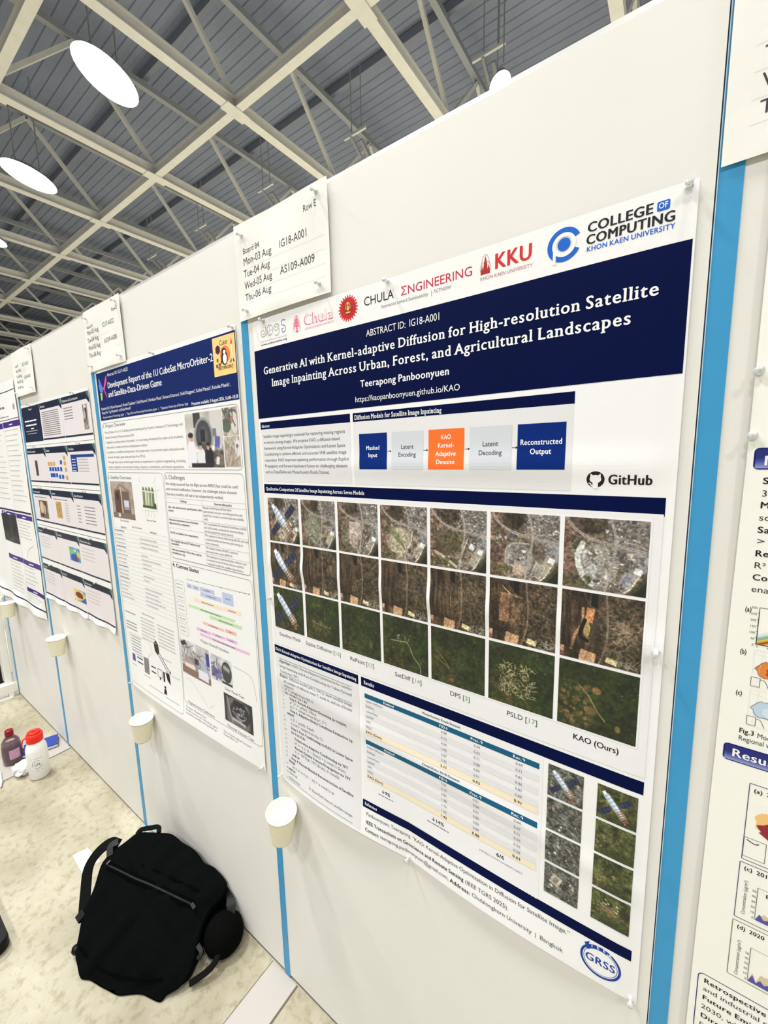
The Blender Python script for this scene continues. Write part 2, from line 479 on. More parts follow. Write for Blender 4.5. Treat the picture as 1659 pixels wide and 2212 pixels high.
def pic_town(v, n):
    p = Pic(n, 7 + v, (112, 100, 86))
    p.mix((0.30 - p.x) * 6, (104, 80, 68), 0.8)
    p.ell(0.36, 0.10, 0.24, 0.20, (66, 58, 44), 1, 0.10); p.ell(0.55, 0.16, 0.10, 0.12, (72, 64, 52), 0.8, 0.06)
    p.grain(0.55, n / 5, 2); p.grain(0.45, 7)
    p.mix((p.x - 0.52) * 9 * (p.y < 0.42), (138, 134, 130), 0.55)
    p.town(0.52, 0.0, 1.0, 0.34, 130, 0.35, 0.012, 0.045)
    p.spots(0.07, 0.28, 0.16, 0.55, 26, (104, 122, 84), 0.008, 0.02); p.spots(0.08, 0.3, 0.15, 0.55, 18, (190, 190, 170), 0.003, 0.007)
    p.rect(0.92, 0.55, 0.16, 0.26, 0.12, (146, 146, 146)); p.rect(0.82, 0.78, 0.14, 0.30, 0.5, (168, 160, 146), 0.9)
    # the filled-in region, different for each method
    if v == 0: p.ell(0.40, 0.68, 0.28, 0.34, (158, 148, 128), 0.9, 0.08); p.grain(0.5, n / 4, 2, mask=(p.y > 0.4) * 1.0)
    if v == 1:
        p.ell(0.36, 0.62, 0.28, 0.34, (124, 124, 104), 0.9, 0.1); p.scribble(0.12, 0.35, 0.55, 0.92, 130, (178, 176, 158), 0.008, 0.09, 0.7); p.scribble(0.12, 0.35, 0.5, 0.9, 60, (92, 104, 72), 0.012, 0.08, 0.8)
    if v == 2:
        p.ell(0.36, 0.68, 0.26, 0.3, (128, 118, 100), 0.9, 0.1); p.rect(0.44, 0.54, 0.30, 0.34, 0.0, (184, 168, 160)); p.rect(0.40, 0.78, 0.20, 0.22, 0.1, (166, 150, 138))
        p.spots(0.12, 0.5, 0.3, 0.9, 60, (98, 112, 78), 0.01, 0.025); p.grain(0.3, n / 3, 2); p.town(0.6, 0.5, 0.75, 0.95, 40, 0.1, 0.015, 0.04)
    if v == 3:
        p.ell(0.44, 0.68, 0.30, 0.34, (172, 162, 138), 0.95, 0.08); p.grain(0.3, n / 4, 2)
        for k in range(8):
            x = 0.16 + 0.035 * k; p.line([(x, 0.36 + 0.02 * k), (x + 0.1, 0.5 + 0.03 * k), (x + 0.2, 0.62 + 0.03 * k)], 0.016, (98, 116, 74), 0.75)
        p.line([(0.70, 0.45), (0.66, 0.66), (0.52, 0.84)], 0.02, (206, 200, 186)); p.rect(0.64, 0.80, 0.06, 0.08, 0, (60, 58, 56))
    if v == 4:
        p.ell(0.34, 0.55, 0.30, 0.26, (88, 76, 58), 1, 0.08); p.grain(0.5, n / 5, 2, mask=(p.x < 0.6) * 1.0)
        p.spots(0.25, 0.4, 0.6, 0.72, 60, (96, 112, 62), 0.01, 0.03, 0.6); p.line([(0.10, 0.74), (0.3, 0.84), (0.5, 0.97)], 0.05, (182, 170, 140)); p.line([(0.52, 0.92), (0.60, 0.7), (0.68, 0.48)], 0.02, (196, 190, 176)); p.rect(0.76, 0.60, 0.09, 0.10, 0.4, (206, 212, 224))
    if v == 5:
        p.ell(0.44, 0.70, 0.24, 0.26, (150, 146, 140), 1, 0.05); p.ell(0.42, 0.86, 0.16, 0.12, (188, 166, 148), 0.9, 0.05); p.line([(0.24, 0.75), (0.25, 0.56), (0.36, 0.46), (0.58, 0.45)], 0.022, (178, 166, 148))
        p.town(0.30, 0.5, 0.56, 0.76, 34, 0.2, 0.03, 0.075); p.town(0.12, 0.3, 0.4, 0.42, 24, -0.5, 0.02, 0.06); p.rect(0.72, 0.84, 0.15, 0.22, 0.35, (200, 196, 184)); p.rect(0.72, 0.84, 0.12, 0.18, 0.35, (156, 150, 140))
    if v == 6:
        p.ell(0.42, 0.66, 0.27, 0.34, (158, 154, 144), 1, 0.05); p.line([(0.24, 0.36), (0.18, 0.55), (0.24, 0.78), (0.36, 0.92)], 0.075, (202, 204, 196)); p.ell(0.33, 0.5, 0.11, 0.09, (190, 188, 180), 1, 0.03)
        p.town(0.28, 0.42, 0.6, 0.9, 46, 0.4, 0.02, 0.06); p.town(0.64, 0.44, 0.86, 0.66, 36, 0.2, 0.02, 0.07); p.ell(0.36, 0.72, 0.08, 0.08, (176, 178, 176), 1, 0.02); p.rect(0.78, 0.80, 0.13, 0.20, 0.35, (150, 150, 156)); p.grain(0.25, n / 4, 2)
    p.town(0.80, 0.46, 0.96, 0.62, 14, 0.2, 0.02, 0.05)
    p.spots(0.0, 0.82, 0.34, 1.0, 30, (92, 92, 56), 0.015, 0.05, 0.7); p.spots(0.0, 0.84, 0.36, 1.0, 18, (58, 54, 36), 0.01, 0.03, 0.7)
    p.town(0.5, 0.86, 0.72, 1.0, 26, 0.2, 0.015, 0.035)
    p.line([(0.02, -0.02), (0.10, 0.12), (0.28, 0.26), (0.5, 0.33), (0.75, 0.37), (1.02, 0.42)], 0.038, (166, 156, 146)); p.line([(0.02, -0.02), (0.10, 0.12), (0.28, 0.26), (0.5, 0.33), (0.75, 0.37), (1.02, 0.42)], 0.008, (104, 96, 90), 0.8)
    p.line([(0.56, -0.02), (0.62, 0.2), (0.63, 0.42), (0.59, 0.68), (0.53, 1.02)], 0.032, (160, 152, 142)); p.line([(0.63, 0.36), (0.74, 0.3), (0.88, 0.32), (1.0, 0.38)], 0.014, (160, 152, 142))
    p.half((1.02, 0.66), (0.74, 1.02), (60, 62, 42), 1, 0.03); p.half((1.02, 0.74), (0.82, 1.02), (26, 30, 24), 1, 0.03)
    p.rect(0.90, 0.67, 0.085, 0.08, 0.3, (236, 234, 228)); p.line([(0.90, 0.76), (0.82, 0.92), (0.76, 0.98)], 0.016, (228, 220, 198), 1, False)
    p.grain(0.22, n / 2.2, 1)
    if v == 0: p.station()
    return p.a

def pic_wood(v, n):
    p = Pic(n, 31 + v, (68, 57, 43))
    p.mix((0.42 - p.x) * 8, (60, 46, 32), 0.8)
    p.grain(0.9, 26, 3, 0.14, mask=np.clip((0.5 - p.x) * 8, 0, 1)); p.grain(0.75, n / 4, 2, mask=np.clip((p.x - 0.38) * 8, 0.25, 1)); p.grain(0.4, 5)
    p.scribble(0.55, 0.1, 1.0, 0.98, 110, (122, 108, 84), 0.008, 0.05, 0.7); p.spots(0.66, 0.05, 1.0, 0.95, 40, (64, 74, 44), 0.01, 0.04, 0.5); p.spots(0.6, 0.3, 1, 1, 26, (196, 184, 156), 0.003, 0.008)
    p.rect(0.42, 0.08, 0.085, 0.24, 0.0, (16, 14, 13)); p.line([(0.28, 0.0), (0.36, 0.16), (0.5, 0.26)], 0.01, (126, 108, 84), 0.6)
    if v in (4, 5): p.scribble(0.2, 0.25, 0.6, 0.8, 70, (112, 88, 62), 0.012, 0.07, 0.7)
    if v == 4: p.line([(0.40, 0.24), (0.40, 0.62)], 0.01, (164, 130, 92), 0.8, False)
    if v == 5:
        p.rect(0.24, 0.44, 0.15, 0.46, 0.02, (142, 106, 76), 0.8); p.rect(0.42, 0.5, 0.14, 0.34, 0, (116, 90, 64), 0.7); p.line([(0.2, 0.1), (0.34, 0.22), (0.5, 0.25)], 0.016, (178, 140, 100), 0.9); p.grain(0.5, n / 5, 2); p.ell(0.66, 0.2, 0.06, 0.04, (128, 88, 62), 0.8)
    if v == 6:
        p.line([(0.28, 0.24), (0.28, 0.45), (0.2, 0.62), (0.15, 0.85)], 0.035, (182, 140, 100), 0.9); p.rect(0.37, 0.32, 0.10, 0.20, 0.12, (196, 136, 88)); p.ell(0.34, 0.52, 0.05, 0.12, (162, 142, 82), 1, 0.01); p.rect(0.35, 0.74, 0.045, 0.24, 0.06, (150, 114, 82), 0.8)
        p.line([(0.31, 0.40), (0.27, 0.54), (0.27, 0.64), (0.35, 0.69)], 0.055, (12, 11, 12)); p.scribble(0.66, 0.3, 0.86, 0.9, 50, (146, 124, 100), 0.012, 0.10, 0.8)
    p.line([(0.56, -0.02), (0.585, 0.25), (0.60, 0.5), (0.575, 0.75), (0.50, 1.02)], 0.024, (122, 104, 88)); p.mix((p.y - 0.72) * 8 * (abs(p.x - 0.2) < 0.2) * (p.y < 0.85), (24, 20, 18), 0.6)
    p.rect(0.36, 0.93, 0.20, 0.17, 0.12, (202, 160, 120)); p.rect(0.30, 0.90, 0.07, 0.14, 0.3, (186, 150, 116)); p.line([(0.32, 1.0), (0.36, 0.86)], 0.012, (130, 90, 62), 0.8, False)
    p.rect(0.66, 0.92, 0.14, 0.08, 0.25, (228, 212, 162)); p.rect(0.03, 0.88, 0.05, 0.09, 0.1, (202, 156, 128)); p.rect(0.03, 0.96, 0.05, 0.05, 0.1, (120, 80, 70)); p.scribble(0.7, 0.88, 1.0, 1.0, 30, (150, 148, 134), 0.012, 0.05, 0.8)
    p.grain(0.25, n / 2.2, 1)
    if v == 0: p.station()
    return p.a

def pic_field(v, n):
    p = Pic(n, 61 + v, (40, 49, 21)); p.mix((p.x - 0.45) * 2, (32, 46, 18), 0.7)
    p.grain(0.6, 5, 4); p.grain(0.4, n / 5, 2)
    p.spots(0.0, 0.35 if v != 2 else 0.65, 0.45, 1.0, 22, (92, 74, 44), 0.015, 0.06, 0.6); p.spots(0.2, 0.8, 0.75, 1.0, 12, (86, 68, 42), 0.02, 0.06, 0.55); p.spots(0.6, 0.02, 1.0, 0.5, 9, (132, 136, 100), 0.004, 0.012, 0.8)
    if v == 1: p.line([(0.18, 0.58), (0.4, 0.62), (0.74, 0.64)], 0.018, (146, 128, 90), 0.8); p.line([(0.58, 0.2), (0.6, 0.5)], 0.014, (126, 118, 82), 0.8); p.scribble(0.2, 0.55, 0.7, 0.8, 60, (124, 106, 70), 0.012, 0.07, 0.6)
    if v == 2: p.ell(0.76, 0.72, 0.06, 0.13, (96, 84, 50), 0.7, 0.03)
    if v == 3: p.line([(0.18, 0.48), (0.4, 0.46), (0.56, 0.46), (0.68, 0.68), (0.82, 0.84), (0.84, 1.0)], 0.016, (164, 156, 118), 0.9); p.line([(0.56, 0.46), (0.6, 0.36)], 0.012, (150, 142, 106)); p.spots(0.3, 0.3, 0.62, 0.42, 9, (200, 196, 172), 0.005, 0.018)
    if v == 4: p.line([(0.12, 0.42), (0.3, 0.62), (0.36, 0.72), (0.3, 0.66), (0.1, 0.56)], 0.016, (122, 112, 66), 0.8); p.ell(0.4, 0.9, 0.06, 0.05, (112, 84, 54))
    if v == 5: p.scribble(0.2, 0.32, 0.7, 0.82, 190, (176, 164, 126), 0.011, 0.06, 0.85); p.scribble(0.2, 0.35, 0.66, 0.8, 60, (48, 48, 28), 0.014, 0.06, 0.7)
    if v == 6:
        p.line([(0.28, 0.34), (0.4, 0.46), (0.52, 0.66), (0.62, 0.78)], 0.016, (150, 130, 86), 0.9); p.spots(0.05, 0.3, 0.42, 0.95, 36, (128, 100, 62), 0.015, 0.05, 0.7); p.ell(0.50, 0.36, 0.07, 0.06, (146, 108, 66), 0.9); p.ell(0.44, 0.68, 0.09, 0.08, (120, 96, 58), 0.7, 0.03); p.ell(0.78, 0.84, 0.045, 0.07, (136, 110, 66), 0.8)
    p.grain(0.22, n / 2.2, 1)
    if v == 0: p.station()
    return p.a

def pic_small(v, n, green):
    if green:
        p = Pic(n, 90 + v, (66, 72, 36)); p.grain(0.8, 6, 3); p.spots(0, 0.4, 0.7, 0.9, 40, (146, 130, 84), 0.015, 0.05, 0.7); p.scribble(0, 0, 1, 1, 40, (130, 124, 80), 0.012, 0.14, 0.7)
        p.ell(0.6, 0.9, 0.5, 0.22, (40, 50, 24), 0.7, 0.1)
        if v == 3: p.spots(0.2, 0.2, 0.75, 0.6, 14, (222, 214, 192), 0.02, 0.045); p.ell(0.45, 0.5, 0.25, 0.15, (138, 106, 84), 0.7, 0.08)
    else:
        p = Pic(n, 80 + v, (84, 86, 78)); p.grain(0.8, 7, 3); p.scribble(0, 0, 1, 1, 70, (150, 150, 146), 0.016, 0.16, 0.7); p.town(0.1, 0.2, 0.9, 0.9, 26, 0.6, 0.03, 0.10); p.scribble(0, 0, 1, 1, 30, (44, 46, 44), 0.03, 0.18, 0.7)
        if v == 3: p.rect(0.35, 0.45, 0.28, 0.36, 0.4, (184, 176, 156)); p.rect(0.35, 0.45, 0.14, 0.2, 0.4, (120, 118, 104))
        if v == 1: p.ell(0.2, 0.3, 0.05, 0.1, (190, 140, 130), 0.8)
    p.grain(0.3, n / 2.2, 1)
    if v == 0: p.station()
    return p.a

# colours of print and boards
PAPER = mat((236, 236, 235), 0.45, 0.0, bump=0.10, bscale=60)
NOTE = mat((232, 231, 224), 0.55, 0.0, bump=0.25, bscale=30)
WHITE = mat((238, 238, 238), 0.5)
NAVY = mat((4, 16, 62), 0.6, 0.10, 3.0, spec=0.05)
INK = mat((28, 28, 32), 0.6)
GREY = mat((118, 118, 122), 0.6)
MID = mat((80, 80, 86), 0.6)
LIGHT = mat((170, 170, 172), 0.6)
PALE = mat((222, 222, 224), 0.5)
SILVER = mat((204, 208, 214), 0.5)
BLUE = mat((6, 40, 116), 0.5, spec=0.1)
ORANGE = mat((250, 112, 44), 0.45)
LOGOBLUE = mat((22, 98, 200), 0.5)
RED = mat((206, 40, 44), 0.5)
PINK = mat((232, 104, 144), 0.5)
# ------------------------------------------------------------------ floor
def floor_mat():
    m = bpy.data.materials.new('concrete'); m.use_nodes = True
    nt = m.node_tree; b = nt.nodes['Principled BSDF']; b.inputs['Roughness'].default_value = 0.42
    tc = nt.nodes.new('ShaderNodeTexCoord')
    def noise(sc, det, rough=0.6):
        n = nt.nodes.new('ShaderNodeTexNoise'); n.inputs['Scale'].default_value = sc; n.inputs['Detail'].default_value = det
        n.inputs['Roughness'].default_value = rough; nt.links.new(tc.outputs['Object'], n.inputs['Vector']); return n
    def ramp(src, p0, c0, p1, c1):
        r = nt.nodes.new('ShaderNodeValToRGB'); r.color_ramp.elements[0].position = p0; r.color_ramp.elements[1].position = p1
        r.color_ramp.elements[0].color = (*c0, 1); r.color_ramp.elements[1].color = (*c1, 1); nt.links.new(src, r.inputs[0]); return r
    n1 = noise(5.0, 10, 0.70); n2 = noise(1.3, 3); n3 = noise(34, 6, 0.65)
    c1 = ramp(n1.outputs['Fac'], 0.30, lin((164, 159, 138)), 0.62, lin((184, 180, 166)))
    c2 = ramp(n2.outputs['Fac'], 0.35, lin((206, 202, 188)), 0.65, lin((255, 253, 244)))
    c3 = ramp(n3.outputs['Fac'], 0.34, lin((222, 218, 202)), 0.50, lin((255, 255, 255)))
    def mul(a, b_):
        x = nt.nodes.new('ShaderNodeMix'); x.data_type = 'RGBA'; x.blend_type = 'MULTIPLY'; x.inputs[0].default_value = 1.0
        nt.links.new(a, x.inputs[6]); nt.links.new(b_, x.inputs[7]); return x.outputs[2]
    nt.links.new(mul(mul(c1.outputs[0], c2.outputs[0]), c3.outputs[0]), b.inputs['Base Color'])
    bp = nt.nodes.new('ShaderNodeBump'); bp.inputs['Strength'].default_value = 0.15; bp.inputs['Distance'].default_value = 0.004
    nt.links.new(n1.outputs['Fac'], bp.inputs['Height']); nt.links.new(bp.outputs[0], b.inputs['Normal'])
    return m
fl = MB().box(-46, 12, -14, 34, -0.12, 0.0).build('floor', floor_mat()); tag(fl, kind='structure')
steel_plate = mat((172, 167, 160), 0.25, 0.05, 3.0, spec=0.5)
seam = mat((96, 92, 78), 0.8)
for i, (x0, x1, lab) in enumerate(((-0.962, -0.856, 'narrow grey cover plate in the concrete floor at the foot of the nearest seam'),
                                   (-2.895, -2.680, 'wide grey cover plate in the concrete floor behind the white bottle'))):
    t = empty('floor_plate', (x0, 0, 0), lab, 'floor plate', 'grey cover plates let into the floor')
    q = MB().box(0, x1 - x0, -3.2, -0.002, 0.0, 0.002).build('plate', steel_plate, t)
    MB().box(x1 - x0, x1 - x0 + 0.005, -3.2, -0.002, 0.0, 0.0012).box(-0.003, 0, -3.2, -0.002, 0.0, 0.0012).build('seam', seam, t)

# ------------------------------------------------------------------ hall shell and roof
DECK = mat((128, 136, 158), 0.7, 0.10, 1.2)
STEEL = mat((218, 218, 216), 0.55, 0.05, 6.0)
UPPER = mat((150, 154, 162), 0.6)  # darker copy of the steel, dimness of the upper chords put into the colour
FAR = mat((56, 62, 68), 0.9, 0.15, 0.6)
def corrugated(x0, x1, y0, y1, z, pitch=0.21, d=0.02):
    b = MB(); V = []; F = []; n = int((y1 - y0) / pitch)
    prof = []
    for k in range(n):
        y = y0 + k * pitch
        prof += [(y, z), (y + pitch * 0.45, z), (y + pitch * 0.55, z + d), (y + pitch * 0.92, z + d)]
    for (y, zz) in prof: V += [(x0, y, zz), (x1, y, zz)]
    F = [(2 * i, 2 * i + 1, 2 * i + 3, 2 * i + 2) for i in range(len(prof) - 1)]
    return b.add(V, F)
ceil = corrugated(-46, 12, -14, 34, 10.15).build('ceiling', DECK); tag(ceil, kind='structure')
# purlins under the deck, lying along the wall direction
pb = MB()
for k in range(16):
    y = -12.1 + k * 2.82 + 0.0
    pb.box(-46, 12, y - 0.05, y + 0.05, 9.98, 10.15)
pb.build('purlins', mat((126, 132, 148), 0.7), ceil)
for k in range(15):
    x = 1.87 - 3.01 * k
    b = MB()
    zz, wd = 8.0, 0.18                                               # H shaped lower chord, slimmer upper chord
    b.box(x - wd / 2, x + wd / 2, -13.5, 33, zz, zz + 0.02).box(x - wd / 2, x + wd / 2, -13.5, 33, zz + 0.18, zz + 0.2).box(x - 0.015, x + 0.015, -13.5, 33, zz + 0.02, zz + 0.18)
    up = MB().box(x - 0.06, x + 0.06, -13.5, 33, 9.75, 9.87)
    y = 4.86 - 2.82 * 6
    j = 0
    while y < 32:
        b.bar((x, y, 8.2), (x, y + 1.41, 9.75), 0.075); b.bar((x, y + 1.41, 9.75), (x, y + 2.82, 8.2), 0.075)
        y += 2.82; j += 1
    tr = b.build('roof_truss', STEEL, ceil)
    up.build('upper_chord', UPPER, tr)
for y in (-3.6, -0.79, 2.03, 4.85, 10.5, 16.1):
    b = MB().box(-46, 12, y - 0.075, y + 0.075, 8.004, 8.02).box(-46, 12, y - 0.075, y + 0.075, 8.16, 8.18).box(-46, 12, y - 0.012, y + 0.012, 8.02, 8.16)
    for k in range(15):
        x = 1.87 - 3.01 * k
        b.box(x - 0.12, x + 0.12, y - 0.24, y + 0.24, 7.985, 8.0)
    b.build('roof_girder', STEEL, ceil)
wf = MB().box(-46.3, -46, -14, 34, 0, 10.3).build('wall_far', FAR); tag(wf, kind='structure')
wb = MB().box(-46, 12, 34, 34.3, 0, 10.3).build('wall_back', FAR); tag(wb, kind='structure')

# lamps that the photograph shows
LAMPGLOW = mat((255, 250, 240), 0.5, emit=60.0)
HOUSING = mat((150, 152, 154), 0.5)
def hall_lamp(x, y, z, lab, rr=1.0, turn=30.0):
    t = empty('hall_lamp', (x, y, z), lab, 'ceiling lamp', 'bright lamps hanging under the roof', rz=math.radians(turn))
    OV = Matrix.Diagonal((rr * 0.84, rr * 1.45, 1.0, 1.0))
    MB().lathe([(0.02, 0.18), (0.22, 0.16), (0.42, 0.0)], 32, M=OV, cap0=True).build('housing', HOUSING, t, smooth=True)
    MB().lathe([(0.405, 0.004), (0.30, -0.03), (0.001, -0.045)], 32, M=OV).build('lamp_panel', LAMPGLOW, t, smooth=True)
    MB().bar((0, -0.3, 0.10), (0, -0.3, 2.2), 0.02).bar((0, 0.3, 0.10), (0, 0.3, 2.2), 0.02).build('hanger', HOUSING, t)
hall_lamp(-8.10, 3.05, 7.88, 'large glaring lamp under the roof, the bigger one of the upper left')
hall_lamp(-12.15, 3.05, 7.88, 'glaring lamp under the roof, the smaller one near the left edge')
hall_lamp(-2.93, 7.22, 7.93, 'lamp peeping over the top edge of the nearest white panel', 0.5)
hall_lamp(-16.25, 3.05, 7.88, 'farthest roof lamp, half cut off by the left edge of the photo')
LT = mat((200, 202, 204), 0.4)
for x0, lab in ((-6.62, 'thin pale rail hanging under the roof above the row sign with Board 84'), (-3.52, 'thin pale rail hanging under the roof just left of the peeping lamp'),
                (-9.7, 'thin pale rail under the roof, third from the peeping lamp'), (-12.8, 'thin pale rail under the roof, fourth from the peeping lamp'), (-15.9, 'small pale rail far down the hall, fifth from the peeping lamp')):
    t = empty('hanging_rail', (x0, 7.38, 8.7), lab, 'rail', 'pale rails hanging under the roof')
    MB().bar((0, 0, 0), (0.62, 0, 0), 0.05).build('rail', LT, t)
    MB().bar((0.22, 0, 0.02), (0.22, 0, 1.3), 0.015).bar((0.5, 0, 0.02), (0.5, 0, 1.3), 0.015).build('hanger', HOUSING, t)
    MB().bar((0.2, 0, -0.02), (0.2, 0.35, -0.25), 0.05).bar((0.32, 0.2, -0.02), (0.32, 0.5, -0.22), 0.07).build('bracket', HOUSING, t)

# ------------------------------------------------------------------ display boards
BOARD = mat((226, 224, 217), 0.5, 0.015, 8.0, bump=0.04, bscale=90)
ALU = mat((214, 214, 210), 0.35, metal=0.3)
STRIP = mat((62, 148, 196), 0.42, 0.04, 30.0)
DARK = mat((64, 78, 96), 0.6)
PITCH = 0.909; H = 2.122
names = {1: 'white display board at the right edge, right of the wide blue seam strip',
         0: 'white display board that carries the large poster with the navy title band',
         -1: 'white display board that carries the satellite project poster with the yellow badge',
         -2: 'white display board that carries the grid of slide printouts',
         -3: 'farthest white display board, with the purple barred poster at the left edge'}
for k, lab in names.items():
    x1 = k * PITCH - 0.0018; x0 = (k - 1) * PITCH + 0.024
    t = empty('display_board', (x0, 0, 0), lab, 'display board', 'white display boards in a row')
    MB().box(0, x1 - x0, 0.0, 0.034, 0.012, H - 0.008).build('board', BOARD, t)
    MB().box(0, x1 - x0, 0.001, 0.033, H - 0.008, H).build('top_rail', ALU, t)
    MB().box(0, x1 - x0, 0.004, 0.03, 0.0, 0.012).build('foot_rail', DARK, t)
pn = {0: 'wide blue strip on the seam right of the large navy title poster', -1: 'blue seam strip between the large poster and the satellite project poster, above the nearest cup',
      -2: 'blue seam strip left of the satellite project poster, ending at the black bag', -3: 'thin blue seam strip left of the slide printouts',
      -4: 'farthest seam strip at the end of the board row'}
for k, lab in pn.items():
    t = empty('seam_post', (k * PITCH, 0, 0), lab, 'seam strip', 'blue seam strips between the boards')
    MB().box(-0.0018, 0.024, 0.004, 0.034, 0.0, H).build('post', DARK, t)
    MB().box(0.0005, 0.024, -0.0012, 0.004, 0.004, H - 0.004).build('strip', STRIP, t)
    MB().box(-0.0004, 0.0006, -0.0018, 0.004, 0.004, H - 0.004).build('edge', mat((176, 200, 216), 0.4), t)  # pale sliver, a highlight painted along the left side of the strip

# white frame at the far end of the row
t = empty('white_frame', (-3.66, -0.02, 0), 'white open frame standing at the far end of the boards, left edge', 'frame')
WF = mat((236, 235, 228), 0.4)
MB().box(0.0, 0.05, -0.60, -0.0, 0.035, 0.10).build('base_rail', WF, t, bevel=0.004)
MB().box(0.0, 0.06, -0.60, -0.02, 0.0, 0.010).build('floor_strip', WF, t)
MB().box(0.012, 0.05, -0.035, -0.012, 0.0, 0.036).build('foot', WF, t)
MB().box(0.0, 0.03, 0.004, 0.016, 0.10, 0.70).build('post', WF, t, bevel=0.002)
MB().box(-0.05, 0.03, -0.040, -0.005, 0.10, 0.70).build('post', WF, t, bevel=0.004)
MB().box(0.0, 0.025, -0.005, 0.004, 0.10, 0.16).build('bracket', ALU, t)
MB().box(-0.30, -0.29, -0.60, -0.0, 0.10, 0.70).box(-0.30, 0.0, -0.60, -0.56, 0.0, 0.10).box(-0.30, -0.26, -0.60, 0.0, 0.0, 0.10).build('dark_backing', mat((22, 20, 26), 0.7), t)  # near-black sheet and rails, shade of the dark interior put into the colour
t = empty('seat_cushion', (-3.79, -0.30, 0.10), 'dark red padded shape behind the white frame at the left edge', 'cushion')
mb = MB().lathe([(0.02, 0.0), (0.10, 0.0), (0.125, 0.06), (0.12, 0.16), (0.08, 0.24), (0.02, 0.26)], 20, cap0=True, cap1=True)
mb.build('padding', mat((92, 14, 22), 0.6, 0.2, 20), t, smooth=True)
rng = random.Random(4)
B = Sheet
# ================================================================== the large poster
def disp1(u, v):
    d = 1.0 + 1.2 * np.sin(u / 97.0) * np.sin(v / 141.0 + 1.0)
    e = np.exp(-((np.maximum(1200 - v, 0)) / 95.0) ** 1.3)
    bow = np.where(u < 418, 15 * np.sin(np.pi * np.clip(u / 418, 0, 1)) ** 0.9, 9 * np.abs(np.sin(np.pi * np.clip((u - 418) / 422, 0, 1))) ** 0.9)
    d = d + e * bow
    d = d + 5.5 * np.exp(-((v - 578 - 0.02 * u) / 26.0) ** 2) * (0.6 + 0.4 * np.sin(u / 60))
    d = d + 3.0 * np.exp(-((v - 335) / 22.0) ** 2) * np.exp(-((u - 520) / 330.0) ** 2)
    d = d + 2.2 * np.exp(-((v - 930 - 0.12 * (u - 300)) / 24.0) ** 2)
    edge = np.minimum(np.minimum(u, 842 - u) / 25.0, 1.0)
    return np.maximum(d * (0.35 + 0.65 * np.clip(edge, 0, 1)), 0.2)
t = empty('research_poster', (-0.863, 0, 1.897 - 1.195), 'large white poster with a navy title band and seven columns of aerial pictures', 'poster')
P = Sheet(t, -0.863, 1.897, disp1)
P.put('sheet', [B.rect(-1, -7, 846, 1196, 6)], PAPER, 0)
# ---- logo row
lg = P.put('society_logo', [B.txt('www.asiaoceania.org', 27, 52, 4.2, 90, bold=True)], INK)
P.put('logo_line', [B.txt('Asia Oceania Geosciences Society', 27, 44.5, 3.2, 90)], LIGHT, 1, lg)
def spiral(cu, cv, r, turns=1.6, a0=0.0, sgn=1):
    return [(cu + r * (1 - k / 26 * 0.8) * math.cos(a0 + sgn * k / 26 * turns * 6.283), cv + r * (1 - k / 26 * 0.8) * math.sin(a0 + sgn * k / 26 * turns * 6.283)) for k in range(27)]
P.put('logo_letter', [B.line(spiral(36, 24, 11, 1.5, -0.6), 1.6), B.line([(46, 12), (47, 26), (49, 34)], 1.6, 4)], mat((150, 160, 112), 0.5), 1, lg)
P.put('logo_letter', [B.ring(61, 22, 11, 12, 1.6), B.line([(52, 26), (61, 22), (70, 24)], 1.0, 4), B.line([(61, 11), (60, 33)], 0.8)], mat((158, 164, 168), 0.5), 1, lg)
P.put('logo_letter', [B.line(spiral(83, 21, 10, 1.6, 0.6, -1), 1.6), B.line([(92, 14), (92, 32), (84, 38), (76, 34)], 1.5, 4)], mat((150, 168, 132), 0.5), 1, lg)
P.put('logo_letter', [B.line([(115, 10), (103, 9), (102, 18), (112, 22), (114, 31), (105, 35), (102, 28), (108, 26)], 1.8, 5)], mat((104, 116, 150), 0.5), 1, lg)
em = P.put('university_emblem', [B.rect(146, 39, 155, 43), B.rect(147.5, 34, 153.5, 37), B.ell(150, 30, 5.5, 2.2), B.ell(150, 24, 3.6, 3), B.ell(150, 17, 2.6, 3), B.line([(150, 8), (150, 38)], 2)] +
           [B.line([(150 + sg * 2, 14 + k * 2), (150 + sg * 11, 24 + k * 4.2)], 0.8) for sg in (-1, 1) for k in range(5)] + [B.ring(150, 22, 9, 13, 1.0, 200, 340)], PINK)
P.put('university_name', [B.txt('Chula', 172, 34, 22, 85, bold=True, slope=0.01)], PINK, 1, em)
P.put('letter_inline', [B.txt('Chula', 174, 33, 20.5, 81.5)], WHITE, 2, em)
P.put('university_line', [B.txt('CHULALONGKORN UNIVERSITY', 175, 43, 4.4, 83)], mat((226, 150, 168), 0.5), 1, em)
gear = []
for k in range(24):
    a = 2 * math.pi * k / 24
    gear.append(B.quad(*[(296 + r * math.cos(a + q), 24.5 + r * math.sin(a + q)) for r, q in ((19, -0.085), (19, 0.085), (24.5, 0.05), (24.5, -0.05))], 1, 1))
se = P.put('gear_seal', gear + [B.ell(296, 24.5, 20.5)], RED)
P.put('seal_ring', [B.ring(296, 24.5, 16.5, 16.5, 1.2), B.ell(296, 24.5, 12.5)], mat((150, 44, 40), 0.5), 2, se)
P.put('seal_figure', [B.ring(296, 22, 6.5, 9, 1.4, 150, 390), B.ell(296, 24, 3.2, 5), B.rect(290, 31, 302, 33.5), B.ell(296, 15.5, 2, 3)], mat((240, 178, 84), 0.5), 3, se)
c1 = P.lines('faculty_name', [B.txt('CHULA', 335, 29, 15.5, 69)], INK)
P.lines('faculty_name', [B.txt('ΣNGINEERING', 419, 29, 14, 139)], mat((190, 30, 62), 0.5), 1)
